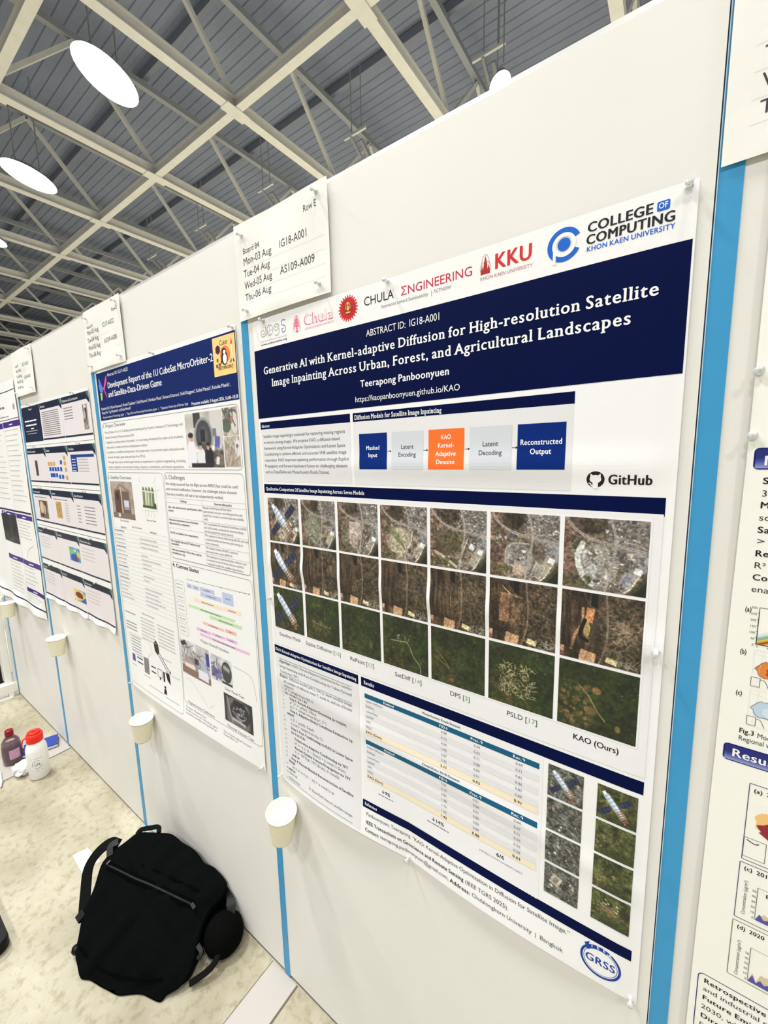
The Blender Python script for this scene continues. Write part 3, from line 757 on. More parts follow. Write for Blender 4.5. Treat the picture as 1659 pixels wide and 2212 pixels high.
P.put('faculty_motto', [B.txt('Innovation toward Sustainability', 376, 41, 5.5, 100, serif=True), B.txt('|', 481, 41.5, 7), B.txt('ΛCTNOW', 486, 40, 5.5, 33)], GREY)
tw = [B.poly([(579, 6), (576.6, 16), (575.5, 26), (574, 33), (584, 33), (582.5, 26), (581.4, 16)]), B.rect(572, 30, 586, 33)] + [B.poly([(x, 20), (x - 2, 27), (x - 2.4, 33), (x + 2.4, 33), (x + 2, 27)]) for x in (573.5, 584.5)]
kk = P.put('tower_emblem', tw, mat((170, 40, 34), 0.5))
P.put('emblem_outline', [B.ring(579, 18, 6.5, 14, 0.7, 150, 390), B.ring(579, 24, 9, 10, 0.6, 140, 400)], mat((186, 120, 110), 0.5), 1, kk)
P.put('university_letters', [B.txt('KKU', 593.5, 30, 21.5, 59, bold=True), B.txt('KKU', 594, 30, 21.5, 59, bold=True)], RED, 1, kk)
P.put('university_line', [B.txt('KHON KAEN UNIVERSITY', 570.5, 41.5, 5, 82)], mat((176, 116, 110), 0.5), 1, kk)
cc = P.put('college_mark', [B.ring(695.5, 24.5, 22.5, 22.5, 6.8, 25, 335)], LOGOBLUE)
P.put('mark_gap', [B.rect(681, 22, 685, 48), B.ring(695.5, 24.5, 15.8, 15.8, 5.2)], PAPER, 2, cc)
P.put('mark_dot', [B.ell(695.5, 24, 8.6)], LOGOBLUE, 3, cc)
P.put('college_name', [B.txt('COLLEGE', 725, 18, 11.8, 76, bold=True), B.txt('COMPUTING', 724, 33.4, 11.8, 101, bold=True), B.txt('COLLEGE', 725.4, 18, 11.8, 76, bold=True), B.txt('COMPUTING', 724.4, 33.4, 11.8, 101, bold=True)], INK, 1, cc)
P.put('of_tile', [B.rrect(804.5, 7, 818, 18.4, 2)], LOGOBLUE, 1, cc)
P.put('of_letters', [B.txt('OF', 811.2, 15.6, 6.6, 10, 'c', bold=True)], WHITE, 2, cc)
P.put('college_line', [B.txt('KHON KAEN UNIVERSITY', 725, 42.6, 6.2, 100, bold=True)], LOGOBLUE, 1, cc)
# ---- title band
hb = P.put('title_band', [B.rect(-1, 60, 843.5, 218.5, 6)], NAVY, 1)
P.put('abstract_number', [B.txt('ABSTRACT ID:  IG18-A001', 339, 85.5, 12.2, 161)], WHITE, 2, hb)
P.put('title', [B.txt('Generative AI with Kernel-adaptive Diffusion for High-resolution Satellite', 30, 117.5, 16.5, 784, bold=True, serif=True),
                B.txt('Image Inpainting Across Urban, Forest, and Agricultural Landscapes', 57, 147.5, 16.8, 728, bold=True, serif=True)], WHITE, 2, hb)
P.put('author_name', [B.txt('Teerapong Panboonyuen', 321, 178.5, 13.0, 196, bold=True)], WHITE, 2, hb)
P.put('web_address', [B.txt('https://kaopanboonyuen.github.io/KAO', 306.5, 206.5, 10.6, 230)], WHITE, 2, hb)
# ---- abstract and model panel
def heading(u0, v0, u1, v1, text, tu, tb, h, width, m=NAVY):
    o = P.put('heading_bar', [B.rect(u0, v0, u1, v1, 6)], m, 1)
    P.put('heading_text', [B.txt(text, tu, tb, h, width, bold=True, serif=True)], WHITE, 2, o)
    return o
PANEL = mat((222, 222, 223), 0.45, bump=0.10, bscale=60)
heading(4.5, 227.5, 291.5, 245, 'Abstract', 9.5, 240.5, 6.5, 30)
heading(299, 227.5, 718, 245, 'Diffusion Models for Satellite Image Inpainting', 303.5, 241, 9.0, 198)
P.put('text_panel', [B.rect(5, 245, 291, 372, 6)], PANEL, 1)
P.put('diagram_panel', [B.rect(299, 245, 717, 373, 6)], PANEL, 1)
ab = [('Satellite image inpainting is essential for restoring missing regions', 277), ('in remote sensing images. We propose KAO, a diffusion-based', 262), ('framework using Kernel-Adaptive Optimization and Latent Space', 276),
      ('Conditioning to achieve efficient and accurate VHR satellite image', 279), ('restoration. KAO improves inpainting performance through Explicit', 286), ('Propagation and forward-backward fusion on challenging datasets', 282), ('such as DeepGlobe and Massachusetts Roads Dataset.', 230)]
P.lines('abstract_line', [B.txt(s, 13, 265.5 + 14.3 * k, 7.0, r - 13) for k, (s, r) in enumerate(ab)], MID, 2)
def flow(u0, u1, m, lines, tm, bold):
    o = P.put('flow_box', [B.rect(u0, 270, u1, 341, 6)], m, 2)
    n = len(lines); hs = 14.6
    P.put('box_text', [B.txt(s, (u0 + u1) / 2, 305.5 + 4.2 + hs * (k - (n - 1) / 2), h, wd, 'c', bold=bold) for k, (s, wd, h) in enumerate(lines)], tm, 3, o)
flow(314, 383, BLUE, [('Masked', 34, 8), ('Input', 23, 8)], WHITE, True)
flow(394, 464, SILVER, [('Latent', 28, 8), ('Encoding', 39, 8)], mat((24, 28, 70), 0.6), False)
flow(475, 545, ORANGE, [('KAO', 20, 8), ('Kernel-', 32, 8), ('Adaptive', 40, 8), ('Denoise', 37, 8)], WHITE, True)
flow(555, 627, SILVER, [('Latent', 27, 8), ('Decoding', 40, 8)], mat((24, 28, 70), 0.6), False)
flow(636, 708, BLUE, [('Reconstructed', 63, 8.5), ('Output', 32, 8.5)], WHITE, True)
for u in (383.5, 464.5, 546, 627.5):
    P.put('flow_arrow', [B.line([(u, 306), (u + 7, 306)], 0.9), B.poly([(u + 6, 304), (u + 10, 306), (u + 6, 308)])], INK, 2)
gh = P.put('code_site_mark', [B.ell(750, 355, 11.8)], INK)
P.put('mark_cutout', [B.ell(750, 354.5, 7.6, 6.0), B.poly([(743.2, 354), (743.4, 346.6), (747.6, 349.6)]), B.poly([(756.8, 354), (756.6, 346.6), (752.4, 349.6)]), B.rect(746.4, 358, 753.6, 368),
                      B.line([(741.4, 360), (744, 361.6), (745, 364), (748, 364.4)], 1.5, 3)], PAPER, 2, gh)
P.put('code_site_name', [B.txt('GitHub', 766, 361.5, 13.5, 54, bold=True), B.txt('GitHub', 766.4, 361.5, 13.5, 54, bold=True)], INK, 1, gh)
# ---- picture block
heading(4, 378.5, 836, 404, 'Qualitative Comparison Of Satellite Image Inpainting Across Seven Models', 11, 394, 7.8, 313)
P.put('picture_panel', [B.rect(5.5, 401, 835, 797, 6)], mat((230, 230, 231), 0.45, bump=0.10, bscale=60), 2)
P.put('picture_frame', [B.rect(12.5, 409, 823.5, 754, 6)], PAPER, 3)
cols = ((15, 123), (132, 239), (247, 356), (363, 471), (478, 587), (594, 704), (711, 821))
rows = ((412, 521, pic_town), (526, 636, pic_wood), (641, 751, pic_field))
for i, (u0, u1) in enumerate(cols):
    n = 76 if i < 2 else (96 if i < 4 else 132)
    for v0, v1, fn in rows:
        P.picture('aerial_picture', u0, v0, u1, v1, fn(i, n), 4)
GREEN = mat((120, 176, 110), 0.6)
CAP = mat((62, 62, 66), 0.6)
P.lines('caption', [B.txt('Satellite Mask', 29, 772, 8.6, 79)], CAP, 3)
for a, num, u, r in (('Stable Diffusion ', '16', 126, 241), ('RePaint ', '12', 268.5, 337), ('SatDiff ', '14', 390.5, 456), ('DPS ', '3', 517.5, 559), ('PSLD ', '17', 627.5, 681)):
    wd = layout(a + '[' + num + ']')[2]; sx = (r - u) / wd / 9.0
    P.runs('caption', ((a + '[', CAP), (num, GREEN), (']', CAP)), u, 772.5, 9.0, sx, 3)
P.lines('caption', [B.txt('KAO (Ours)', 735.5, 772.5, 9.4, 65, bold=False), B.txt('KAO (Ours)', 735.9, 772.5, 9.4, 65)], INK, 3)
# ---- algorithm panel
heading(5, 803, 290, 825, 'KAO: Kernel-Adaptive Optimization for Satellite Image Inpainting', 9, 818, 7.6, 276)
P.put('text_panel', [B.rect(6, 825, 291, 1189, 6)], PANEL, 1)
alg = [('Algorithm 1', 22, 847.5, 48, True), ('KAO: Kernel-Adaptive Optimization for Satellite', 73, 847.5, 197, False), ('Image Inpainting with Post-Conditioning via Token Pyramid', 22, 861.5, 248, False), ('Transformer (TPT).', 22, 875, 74, False),
       ('Require:', 22, 887, 32, True), ('Diffusion model (μθ(·), Σθ(·)), input satellite image', 58, 887, 212, False), ('x0, number of diffusion steps T, mask m, and set of latent', 37, 899.5, 233, False), ('tokens H', 37, 911.5, 36, False),
       ('xT ← sample from N(0, I)', 37, 922, 108, False), ('for t from T to 1 do', 37, 932.5, 84, True), ('Step 1: Kernel-Adaptive Denoising (p-sample)', 54, 944, 198, True), ('μ*, Σ* ← μθ(xt), Σθ(xt)', 54, 955.5, 98, False), ('xt-1 ← sample from N(μ*, Σ*)', 54, 966.5, 132, False),
       ('Step 2: Adaptive Noisy Condition Estimation (q-', 54, 978, 216, True), ('sample)', 40, 989.5, 29, True), ('μ, Σ ← μq(x0), Σq(x0)', 54, 1002.5, 88, False), ('x cond ← sample from N(μ, Σ)', 54, 1014.5, 118, False), ('Step 3: Post-Conditioning via KAO in Latent Space', 54, 1028, 213, True),
       ('for h in H do', 54, 1040.5, 54, True), ('Token-wise Adaptive Conditioning via TPT', 66, 1055, 186, True), ('h* ← h ⊙ (1 − D(m)) + h cond ⊙ D(m)', 66, 1068, 178, False), ('Kernel-Guided Feature Propagation via TPT', 66, 1080.5, 194, True), ('h ← TPT(φ; TPT(D(m), h cond))', 66, 1092.5, 158, False),
       ('end for', 54, 1105, 30, True), ('Step 4: Kernel-Blended Reconstruction of Satellite', 50, 1117.5, 219, True), ('Image', 40, 1128.5, 25, True), ('xt-1 ← x ⊙ (1 − m) + x cond ⊙ m', 54, 1140.5, 154, False), ('end for', 37, 1152.5, 29, True), ('return x0', 37, 1163.5, 36, False),
       ('▷ Final KAO-based satellite image', 120, 1168.5, 147, False), ('reconstruction', 36, 1178.5, 48, False)]
P.put('algorithm_text', [B.txt(s, u, v, 6.6, wd, bold=False, serif=True) for s, u, v, wd, b in alg if not b] +
      [B.rect(22, 837, 270, 837.9, 8), B.rect(22, 878.4, 270, 879.2, 8), B.rect(20, 1182.6, 267, 1183.4, 6)] +
      [B.txt('%d:' % (k + 1), 27, v, 4.6, None, 'l') for k, v in enumerate((922, 932.5, 944, 955.5, 966.5, 978, 1002.5, 1014.5, 1028, 1040.5, 1055, 1068, 1080.5, 1092.5, 1105, 1117.5, 1140.5, 1152.5, 1163.5))], MID, 2)
P.put('algorithm_steps', [B.txt(s, u, v, 6.8, wd, bold=True, serif=True) for s, u, v, wd, b in alg if b], INK, 2)
# ---- results panel
heading(298, 803.5, 835, 825, 'Results', 306, 818.5, 8.4, 29)
P.put('table_panel', [B.rect(298, 825, 692, 1104, 6)], mat((232, 232, 233), 0.45, bump=0.10, bscale=60), 1)
TEAL = mat((6, 88, 124), 0.5); CREAM = mat((238, 224, 196), 0.5)
met = ('Stable Diffusion', 'RePaint', 'LatentPaint', 'SatDiff', 'DPS', 'PSLD', 'KAO (Ours)')
tabs = (('Massachusetts Roads Dataset', 835, 840.5, (('6.98', '0.59', '0.69'), ('6.12', '0.65', '0.71'), ('4.44', '0.71', '0.81'), ('3.90', '0.88', '0.86'), ('3.67', '0.89', '0.87'), ('3.42', '0.91', '0.89'), ('3.11', '0.93', '0.91'))),
        ('DeepGlobe 2018 Dataset', 948.5, 953, (('5.02', '0.51', '0.44'), ('5.19', '0.59', '0.47'), ('2.05', '0.61', '0.51'), ('1.98', '0.80', '0.55'), ('1.76', '0.82', '0.56'), ('1.66', '0.84', '0.58'), ('1.42', '0.88', '0.63'))))
for title, tb, hv, vals in tabs:
    tb_ = P.put('results_table', [B.rect(307, hv, 686, hv + 11, 6)], TEAL, 2)
    P.put('table_heads', [B.txt(s, u, hv + 8, 5.6, None, 'c', bold=True) for s, u in (('Method', 372, ), ('FID↓', 504), ('Prec.↑', 573), ('Rec.↑', 652))], WHITE, 3, tb_)
    P.put('table_title', [B.txt(title, 497, tb, 5.0, 84, 'c', bold=True)], MID, 2, tb_)
    for k in (1, 3, 5):
        P.put('row_stripe', [B.rect(307, hv + 11 + 12.3 * k, 686, hv + 23.3 + 12.3 * k, 7)], PALE, 2, tb_)
    P.put('row_highlight', [B.rect(307, hv + 11 + 12.3 * 6, 686, hv + 23.3 + 12.3 * 6, 7)], CREAM, 3, tb_)
    P.lines('table_entry', [B.txt(met[k], 310, hv + 19.6 + 12.3 * k, 5.0) for k in range(6)] + [B.txt(x, u, hv + 19.6 + 12.3 * k, 5.0, None, 'c') for k in range(6) for x, u in zip(vals[k], (504, 573, 652))], GREY, 4, tb_)
    P.put('best_row', [B.txt(met[6], 310, hv + 19.6 + 73.8, 5.4, None, bold=True)] + [B.txt(x, u, hv + 19.6 + 73.8, 5.4, None, 'c', bold=True) for x, u in zip(vals[6], (504, 573, 652))], INK, 4, tb_)
P.lines('summary_figures', [B.txt('↓9%', 360, 1068, 7.5, None, 'c', bold=True), B.txt('↓14%', 490, 1067, 7.5, None, 'c', bold=True), B.txt('6/6', 622, 1064, 7.5, None, 'c', bold=True)], INK, 2)
P.lines('summary_caption', B.bars(340, 1076, 44, 3.6, rng) + B.bars(465, 1075, 56, 3.6, rng) + [B.txt('METRICS WON ON BOTH SETS', 622, 1073, 3.6, 82, 'c')], GREY, 2)
for k in range(4):
    v = (833, 895.5, 958, 1021)[k]
    P.picture('aerial_picture', 700.5, v, 755, v + 58, pic_small(k, 60, False), 2)
    P.picture('aerial_picture', 775, v, 829.5, v + 58, pic_small(k, 64, True), 2)
# ---- reference
o = P.put('heading_bar', [B.quad((296, 1107), (835, 1101.5), (835, 1121.5), (296, 1126), 90, 4)], NAVY, 1)
P.put('heading_text', [B.txt('Reference', 302, 1119.5, 7.5, 34, bold=True, serif=True)], WHITE, 2, o)
P.lines('reference_line', [B.txt('Panboonyuen, Teerapong. “KAO: Kernel-Adaptive Optimization in Diffusion for Satellite Image.”', 306, 1143.5, 8.4, 440, slope=-0.012),
                         B.txt('(IEEE TGRS 2025).', 553, 1161.5, 8.4, 88, slope=-0.012), B.txt('teerapong.panboonyuen@gmail.com,', 345, 1181.5, 8.2, 172, slope=-0.008), B.txt('Chulalongkorn University  |  Bangkok', 568, 1179.5, 8.2, 168, slope=-0.008)], MID, 2)
P.lines('reference_line', [B.txt('IEEE Transactions on Geoscience and Remote Sensing', 306, 1164, 8.4, 244, slope=-0.012, bold=True), B.txt('Contact:', 304, 1182.5, 8.2, 38, bold=True), B.txt('Address:', 520, 1180.5, 8.2, 45, bold=True)], INK, 2)
gr = P.put('society_badge', [B.ring(793, 1155, 30, 28.5, 3.6, -70, 215), B.ring(793, 1155, 30, 28.5, 7.0, 215, 290), B.ring(793, 1155, 25, 23.5, 0.8), B.poly([(768, 1133), (776, 1126), (774, 1140)])], mat((16, 60, 150), 0.5))
P.put('badge_letters', [B.txt('GRSS', 793, 1161, 13, 45, 'c', bold=True)], mat((16, 60, 150), 0.5), 1, gr)
P.put('badge_arc_letters', [B.txt(c, u, v, 5, None, 'c', bold=True) for c, u, v in (('I', 780, 1134.5), ('E', 789, 1131.6), ('E', 798, 1131.6), ('E', 807, 1134.5))], WHITE, 2, gr)

# ================================================================== satellite project poster
def disp2(u, v):
    d = 1.2 + 1.0 * np.sin(u / 120.0 + 0.4) * np.sin(v / 160.0)
    e = np.exp(-((np.maximum(1238 - v, 0)) / 80.0) ** 1.3)
    return np.maximum(d + e * 10 * np.abs(np.sin(np.pi * np.clip(u / 841, 0, 1))) ** 0.8, 0.2)
t = empty('research_poster', (-1.774, 0, 1.922 - 1.238), 'white poster with a blue title band and a yellow badge, between two blue seam strips', 'poster')
Q = Sheet(t, -1.774, 1.922, disp2, um=(0.9766, 21.5))
Q.put('sheet', [B.rect(-22, 8, 841, 1238, 7)], PAPER, 0)
NB = mat((18, 38, 100), 0.5, 0.10, 4.0, spec=0.1)
hb = Q.put('title_band', [B.rect(-22, 22, 839, 190, 7)], NB, 1)
Q.put('abstract_number', [B.txt('Abstract ID: IG17-A022', 72, 42, 11, 166)], WHITE, 2, hb)
Q.put('title', [B.txt('Development Report of the 1U CubeSat MicroOrbiter-2', 68, 82, 20, 667), B.txt('Development Report of the 1U CubeSat MicroOrbiter-2', 69, 82, 20, 667), B.txt('and Satellite-Data-Driven Game', 66, 113, 20, 386), B.txt('and Satellite-Data-Driven Game', 67, 113, 20, 386)], WHITE, 2, hb)
Q.put('author_names', [B.txt('Masahito Doi¹, Marian Desmond², Hiroshi Tachihara¹, Fahd Moumni², Hirokazu Masui¹, Kentaro Kitamura¹, Koki Kitagawa², Kohei Matsui², Keisuke Maeda¹,', -7, 153, 9.4, 812),
                       B.txt('Hyeng Tha¹, Yugi Mitsubuchi², and Paolo Marzioli³', -6, 167, 9, 238)], WHITE, 2, hb)
Q.put('institutes', [B.txt('¹ Kyushu Institute of Technology, Japan   |   ² Space Service Partnership Association, Japan   |   ³ Sapienza University of Rome, Italy', -6, 183, 7.6, 598)], PALE, 2, hb)
Q.put('session_time', [B.txt('Presenter available: 3 August 2026, 16:00–18:30', 610, 186, 8.6, 226, bold=True)], WHITE, 2, hb)
kl = Q.put('institute_logo', [B.poly([(60, 36), (32, 76), (38, 86), (66, 52)]), B.poly([(32, 76), (52, 100), (58, 116), (38, 92), (24, 74)])], mat((226, 74, 140), 0.5), 2)
Q.put('logo_stroke', [B.poly([(-6, 44), (2, 40), (26, 78), (24, 92), (2, 88)]), B.poly([(-12, 60), (0, 66), (10, 86), (0, 90)])], mat((84, 132, 206), 0.5), 2, kl)
Q.put('logo_stroke', [B.poly([(0, 92), (16, 92), (12, 118), (2, 118)])], mat((190, 216, 40), 0.5), 2, kl)
bd = Q.put('team_badge', [B.rect(737, 27, 836, 124, 7)], mat((250, 208, 136), 0.5), 2)
Q.put('badge_letters', [B.txt('Cuket', 787, 49, 12.5, 36, 'c'), B.txt('FIRST PENGUIN', 787, 109, 8, 60, 'c', bold=True)], INK, 3, bd)
Q.put('badge_disc', [B.ell(791, 73, 22, 21)], mat((236, 128, 62), 0.5), 3, bd)
Q.put('penguin', [B.ell(787, 66, 10, 9), B.ell(788, 82, 14, 17), B.poly([(776, 76), (770, 94), (780, 90)])], INK, 4, bd)
Q.put('penguin_front', [B.ell(789, 67, 6, 5), B.ell(790, 84, 9, 12.5)], WHITE, 5, bd)
Q.put('hexagon', [B.poly([(750, 52), (760, 46), (770, 52), (770, 64), (760, 70), (750, 64)])], mat((70, 36, 56), 0.5), 3, bd)
Q.put('satellite_icon', [B.rect(752, 80, 760, 88), B.rect(760, 92, 770, 100), B.rect(748, 94, 757, 102)], mat((122, 92, 66), 0.5), 3, bd)
Q.put('rocket', [B.poly([(818, 50), (824, 50), (824, 92), (818, 92)]), B.ell(821, 91, 6, 5)], mat((246, 226, 196), 0.5), 3, bd)
Q.put('rocket_nose', [B.poly([(816.5, 52), (821, 36), (825.5, 52)]), B.poly([(819, 100), (823, 100), (821, 116)])], mat((214, 90, 60), 0.5), 4, bd)
Q.put('rocket_fin', [B.poly([(818, 84), (811, 97), (818, 94)]), B.poly([(824, 84), (831, 97), (824, 94)])], INK, 4, bd)
BOX = mat((150, 152, 154), 0.6)
Q.put('box_outline', [B.rrect_line(-18, 200, 833, 369, 16, 1.5), B.rrect_line(-20, 380, 402, 1219, 16, 1.5), B.rrect_line(409, 379, 834, 656, 16, 1.5), B.rrect_line(407, 668, 836, 1166, 16, 1.5)], BOX, 1)
Q.lines('section_heading', [B.txt('1. Project Overview', -13, 216.5, 11.5, 190), B.txt('2. Satellite Overview', -20, 404, 11.5, 196), B.txt('3. Challenges', 415, 399, 12.5, 121), B.txt('4. Current Status', 413, 686, 12.5, 158)], MID, 1)
Q.lines('section_heading', [B.txt('4. Current Status', 413.5, 686, 12.5, 158, bold=True)], INK, 2)
L1 = [('MicroOrbiter-2 is a 1U CubeSat jointly developed by Kyushu Institute of Technology and', 551), ('Sapienza University of Rome since June 2024.', 235), ('Originally an undergraduate-led project, it is now being developed by a team of six students:', 549), ('three master’s students and three undergraduate students.', 322),
      ('In addition to satellite development, the project aims to promote space education and', 548), ('outreach through a game using real data from MO-2.', 300), ('Through the project, students gain hands-on experience in systems engineering, including', 549), ('design, integration, environmental testing, frequency coordination, and mission operations.', 540)]
Q.lines('overview_line', [B.txt(s, -2, 238 + 18 * k, 8.2, r + 2) for k, (s, r) in enumerate(L1)], GREY, 1)
Q.lines('challenge_line', [B.txt(s, 415, 418 + 16.2 * k, 8.8, wd) for k, (s, wd) in enumerate((('We initially assumed that the flight-proven BIRDS bus could be used', 390), ('with minimal modification. However, the challenges below showed', 382), ('that every interface still had to be independently verified.', 318)))], MID, 1)
Q.put('table_rules', [B.rect(411, v, 832, v + 0.8, 9) for v in (458, 473, 521, 555, 592, 618, 654)] + [B.rect(620, 458, 620.8, 654, 9)] + [B.rect(-18, 590 + 15.4 * k, 398, 590.6 + 15.4 * k, 9) for k in range(20)], LIGHT, 1)
lc = [('Solar cells with incorrect specifications were', 491), ('ordered.', 502), ('Mechanical interference occurred between', 532), ('flight-proven bus components.', 543), ('The SD card failed at low temperatures.', 574), ('The originally selected RTV adhesive was', 601), ('unavailable.', 611), ('Only approximately 33 KB of data could be', 630), ('downlinked per day.', 641)]
rc = [('Because reordering would have taken', 482), ('approximately one year, we redesigned the solar', 493.5), ('panels from scratch to accommodate the available', 505), ('cells.', 516), ('We recalculated all mechanical interfaces, rebuilt', 530), ('the CAD models, reviewed the electrical design,', 541.5), ('and documented the lessons learned.', 552.5), ('We replaced it with an industrial-grade SD card and', 565), ('conducted additional thermal-cycle testing on', 576.5), ('other components.', 588), ('We adopted Cemedine EP-007A, which had', 602), ('previously been used in BIRDS-4.', 613.5), ('We developed an operational plan, software, and', 628), ('commands so that all three missions could be', 639), ('conducted within the available data volume.', 650.5)]
Q.lines('challenge_line', [B.txt('Challenge', 515, 469, 6.2, None, 'c', bold=True), B.txt('How we addressed it', 727, 469, 6.4, None, 'c', bold=True)] + [B.txt(s, 417, v, 6.4, len(s) * 4.35, bold=True) for s, v in lc], MID, 2)
Q.lines('challenge_line', [B.txt(s, 624, v, 6.4, len(s) * 4.1) for s, v in rc], GREY, 2)
# photographs printed on it
def pic_team(n):
    p = Pic(n, 5, (196, 192, 184)); p.grain(0.2, 6, 3); p.rect(0.34, 0.12, 0.2, 0.3, 0, (62, 58, 58)); p.rect(0.85, 0.2, 0.3, 0.5, 0, (206, 204, 200)); p.ell(0.5, 0.44, 0.27, 0.36, (150, 152, 154)); p.ell(0.5, 0.44, 0.22, 0.31, (66, 68, 70)); p.ell(0.5, 0.44, 0.15, 0.22, (124, 126, 124), 0.6, 0.1); p.rect(0.48, 0.42, 0.13, 0.22, 0, (34, 34, 44)); p.rect(0.5, 0.72, 0.24, 0.12, 0, (70, 66, 66))
    p.rect(0.86, 0.55, 0.13, 0.2, 0.1, (92, 96, 168)); p.rect(0.8, 0.38, 0.1, 0.14, 0, (122, 122, 124)); p.rect(0.8, 0.85, 0.4, 0.3, 0, (104, 96, 88)); p.grain(0.5, 16, 2, mask=(p.y > 0.6) * 1.0)
    p.ell(0.13, 0.78, 0.15, 0.32, (232, 230, 236)); p.ell(0.15, 0.46, 0.07, 0.07, (206, 160, 142)); p.ell(0.13, 0.40, 0.09, 0.06, (44, 32, 32)); p.ell(0.40, 0.82, 0.13, 0.2, (226, 226, 230)); p.ell(0.39, 0.63, 0.055, 0.06, (206, 160, 140)); p.ell(0.39, 0.57, 0.06, 0.04, (36, 28, 28)); p.ell(0.62, 0.85, 0.13, 0.24, (28, 28, 36)); p.ell(0.6, 0.64, 0.05, 0.06, (196, 146, 128)); p.ell(0.61, 0.58, 0.06, 0.04, (34, 26, 26)); p.rect(0.4, 0.97, 0.6, 0.1, 0, (40, 36, 42)); p.rect(0.84, 0.88, 0.08, 0.14, 0.2, (226, 222, 216))
    return p.a
def pic_lab(n, s):
    p = Pic(n, 40 + s, (176, 168, 156)); p.grain(0.5, 8, 3)
    if s == 0: p.ell(0.25, 0.65, 0.3, 0.26, (92, 104, 88)); p.ell(0.75, 0.55, 0.22, 0.4, (214, 206, 200)); p.scribble(0.0, 0.0, 0.7, 0.6, 30, (84, 82, 80), 0.05, 0.3); p.ell(0.6, 0.4, 0.1, 0.1, (170, 120, 104))
    if s == 1: p.mix(p.y, (176, 158, 142), 0.7); p.ell(0.9, 0.4, 0.2, 0.3, (226, 220, 220)); p.scribble(0.0, 0.3, 0.9, 0.9, 14, (126, 112, 98), 0.04, 0.4, 0.6); p.ell(0.85, 0.32, 0.1, 0.08, (120, 110, 122))
    return p.a
def pic_box(n):
    p = Pic(n, 47, (158, 146, 134)); p.grain(0.25, 5, 3); p.mix(0.35 - p.y, (196, 190, 182), 1); p.rect(0.30, 0.58, 0.30, 0.72, 0.03, (92, 62, 58)); p.rect(0.66, 0.60, 0.36, 0.68, -0.05, (112, 86, 76)); p.rect(0.47, 0.56, 0.05, 0.78, 0.0, (196, 176, 160)); p.half((0.1, 0.36), (0.5, 0.12), (150, 120, 112), 0.0); p.line([(0.14, 0.3), (0.46, 0.08), (0.86, 0.26)], 0.05, (150, 112, 104), 1, False); p.rect(0.68, 0.62, 0.22, 0.24, 0, (206, 210, 226)); p.rect(0.68, 0.7, 0.2, 0.04, 0, (120, 130, 176)); p.rect(0.5, 0.93, 1, 0.16, 0, (122, 106, 92)); p.rect(0.3, 0.92, 0.1, 0.1, 0, (214, 214, 220)); p.ell(0.3, 0.4, 0.07, 0.14, (52, 34, 38))
    return p.a
def pic_frame(n):
    p = Pic(n, 48, (236, 236, 236))
    for k in range(4):
        x = 0.18 + 0.2 * k; p.rect(x, 0.55, 0.16, 0.66, 0.05, ((126, 140, 98), (196, 190, 160), (150, 160, 124), (112, 132, 84))[k]); p.rect(x + 0.05, 0.5, 0.03, 0.6, 0.05, (76, 92, 58)); p.ell(x, 0.2, 0.06, 0.09, (92, 112, 70))
    p.rect(0.5, 0.3, 0.9, 0.05, 0.06, (222, 220, 206)); p.rect(0.5, 0.87, 0.9, 0.10, 0.03, (70, 84, 48)); p.ell(0.86, 0.8, 0.10, 0.1, (60, 76, 40))
    return p.a
def pic_test(n, s):
    p = Pic(n, 50 + s, (196, 194, 196)); p.grain(0.25, 6, 3)
    if s == 0: p.scribble(0.05, 0.15, 0.95, 0.8, 40, (120, 108, 112), 0.03, 0.3, 0.7); p.rect(0.12, 0.1, 0.2, 0.12, -0.5, (44, 40, 42)); p.rect(0.95, 0.3, 0.12, 0.36, 0, (52, 62, 136)); p.rect(0.55, 0.5, 0.14, 0.18, 0, (66, 50, 56)); p.ell(0.2, 0.6, 0.2, 0.14, (166, 130, 132), 0.7, 0.1); p.rect(0.8, 0.56, 0.2, 0.4, 0, (170, 184, 208), 0.7); p.rect(0.5, 0.9, 1.0, 0.24, 0.1, (130, 106, 92)); p.rect(0.3, 0.72, 0.36, 0.12, 0.05, (236, 214, 208)); p.rect(0.76, 0.82, 0.34, 0.26, 0.05, (226, 228, 236))
    if s == 1: p.rect(0.25, 0.7, 0.5, 0.4, 0.1, (120, 118, 168)); p.scribble(0.0, 0.3, 0.5, 0.9, 26, (80, 76, 120), 0.04, 0.2); p.ell(0.76, 0.5, 0.24, 0.42, (40, 42, 44)); p.ell(0.76, 0.5, 0.19, 0.35, (78, 84, 84)); p.rect(0.76, 0.36, 0.3, 0.16, 0.3, (156, 160, 158)); p.ell(0.76, 0.66, 0.17, 0.2, (58, 62, 62)); p.rect(0.75, 0.95, 0.5, 0.08, 0, (40, 40, 46))
    if s == 2: p.mix(p.x * 0 + 1, (58, 56, 58)); p.ell(0.5, 0.55, 0.55, 0.55, (104, 104, 106)); p.ell(0.56, 0.5, 0.36, 0.42, (46, 46, 52)); p.rect(0.55, 0.18, 0.4, 0.2, 0, (24, 26, 40)); p.rect(0.53, 0.48, 0.26, 0.32, 0, (30, 24, 44)); p.scribble(0.35, 0.3, 0.72, 0.75, 26, (176, 172, 178), 0.03, 0.1); p.rect(0.5, 0.82, 0.5, 0.1, 0.1, (176, 172, 176)); p.mix((0.12 - p.x) * 20, (54, 52, 50)); p.line([(0.12, 0.1), (0.18, 0.5), (0.3, 0.95)], 0.04, (150, 150, 150)); p.mix((p.x - 0.86) * 12, (40, 38, 40))
    return p.a
Q.picture('team_photo', 565, 208, 752, 362, pic_team(84))
Q.picture('lab_photo', 757, 206, 826, 278, pic_lab(50, 0))
Q.picture('lab_photo', 757, 281, 826, 360, pic_lab(50, 1))
Q.picture('satellite_photo', -8, 413, 174, 550, pic_box(64))
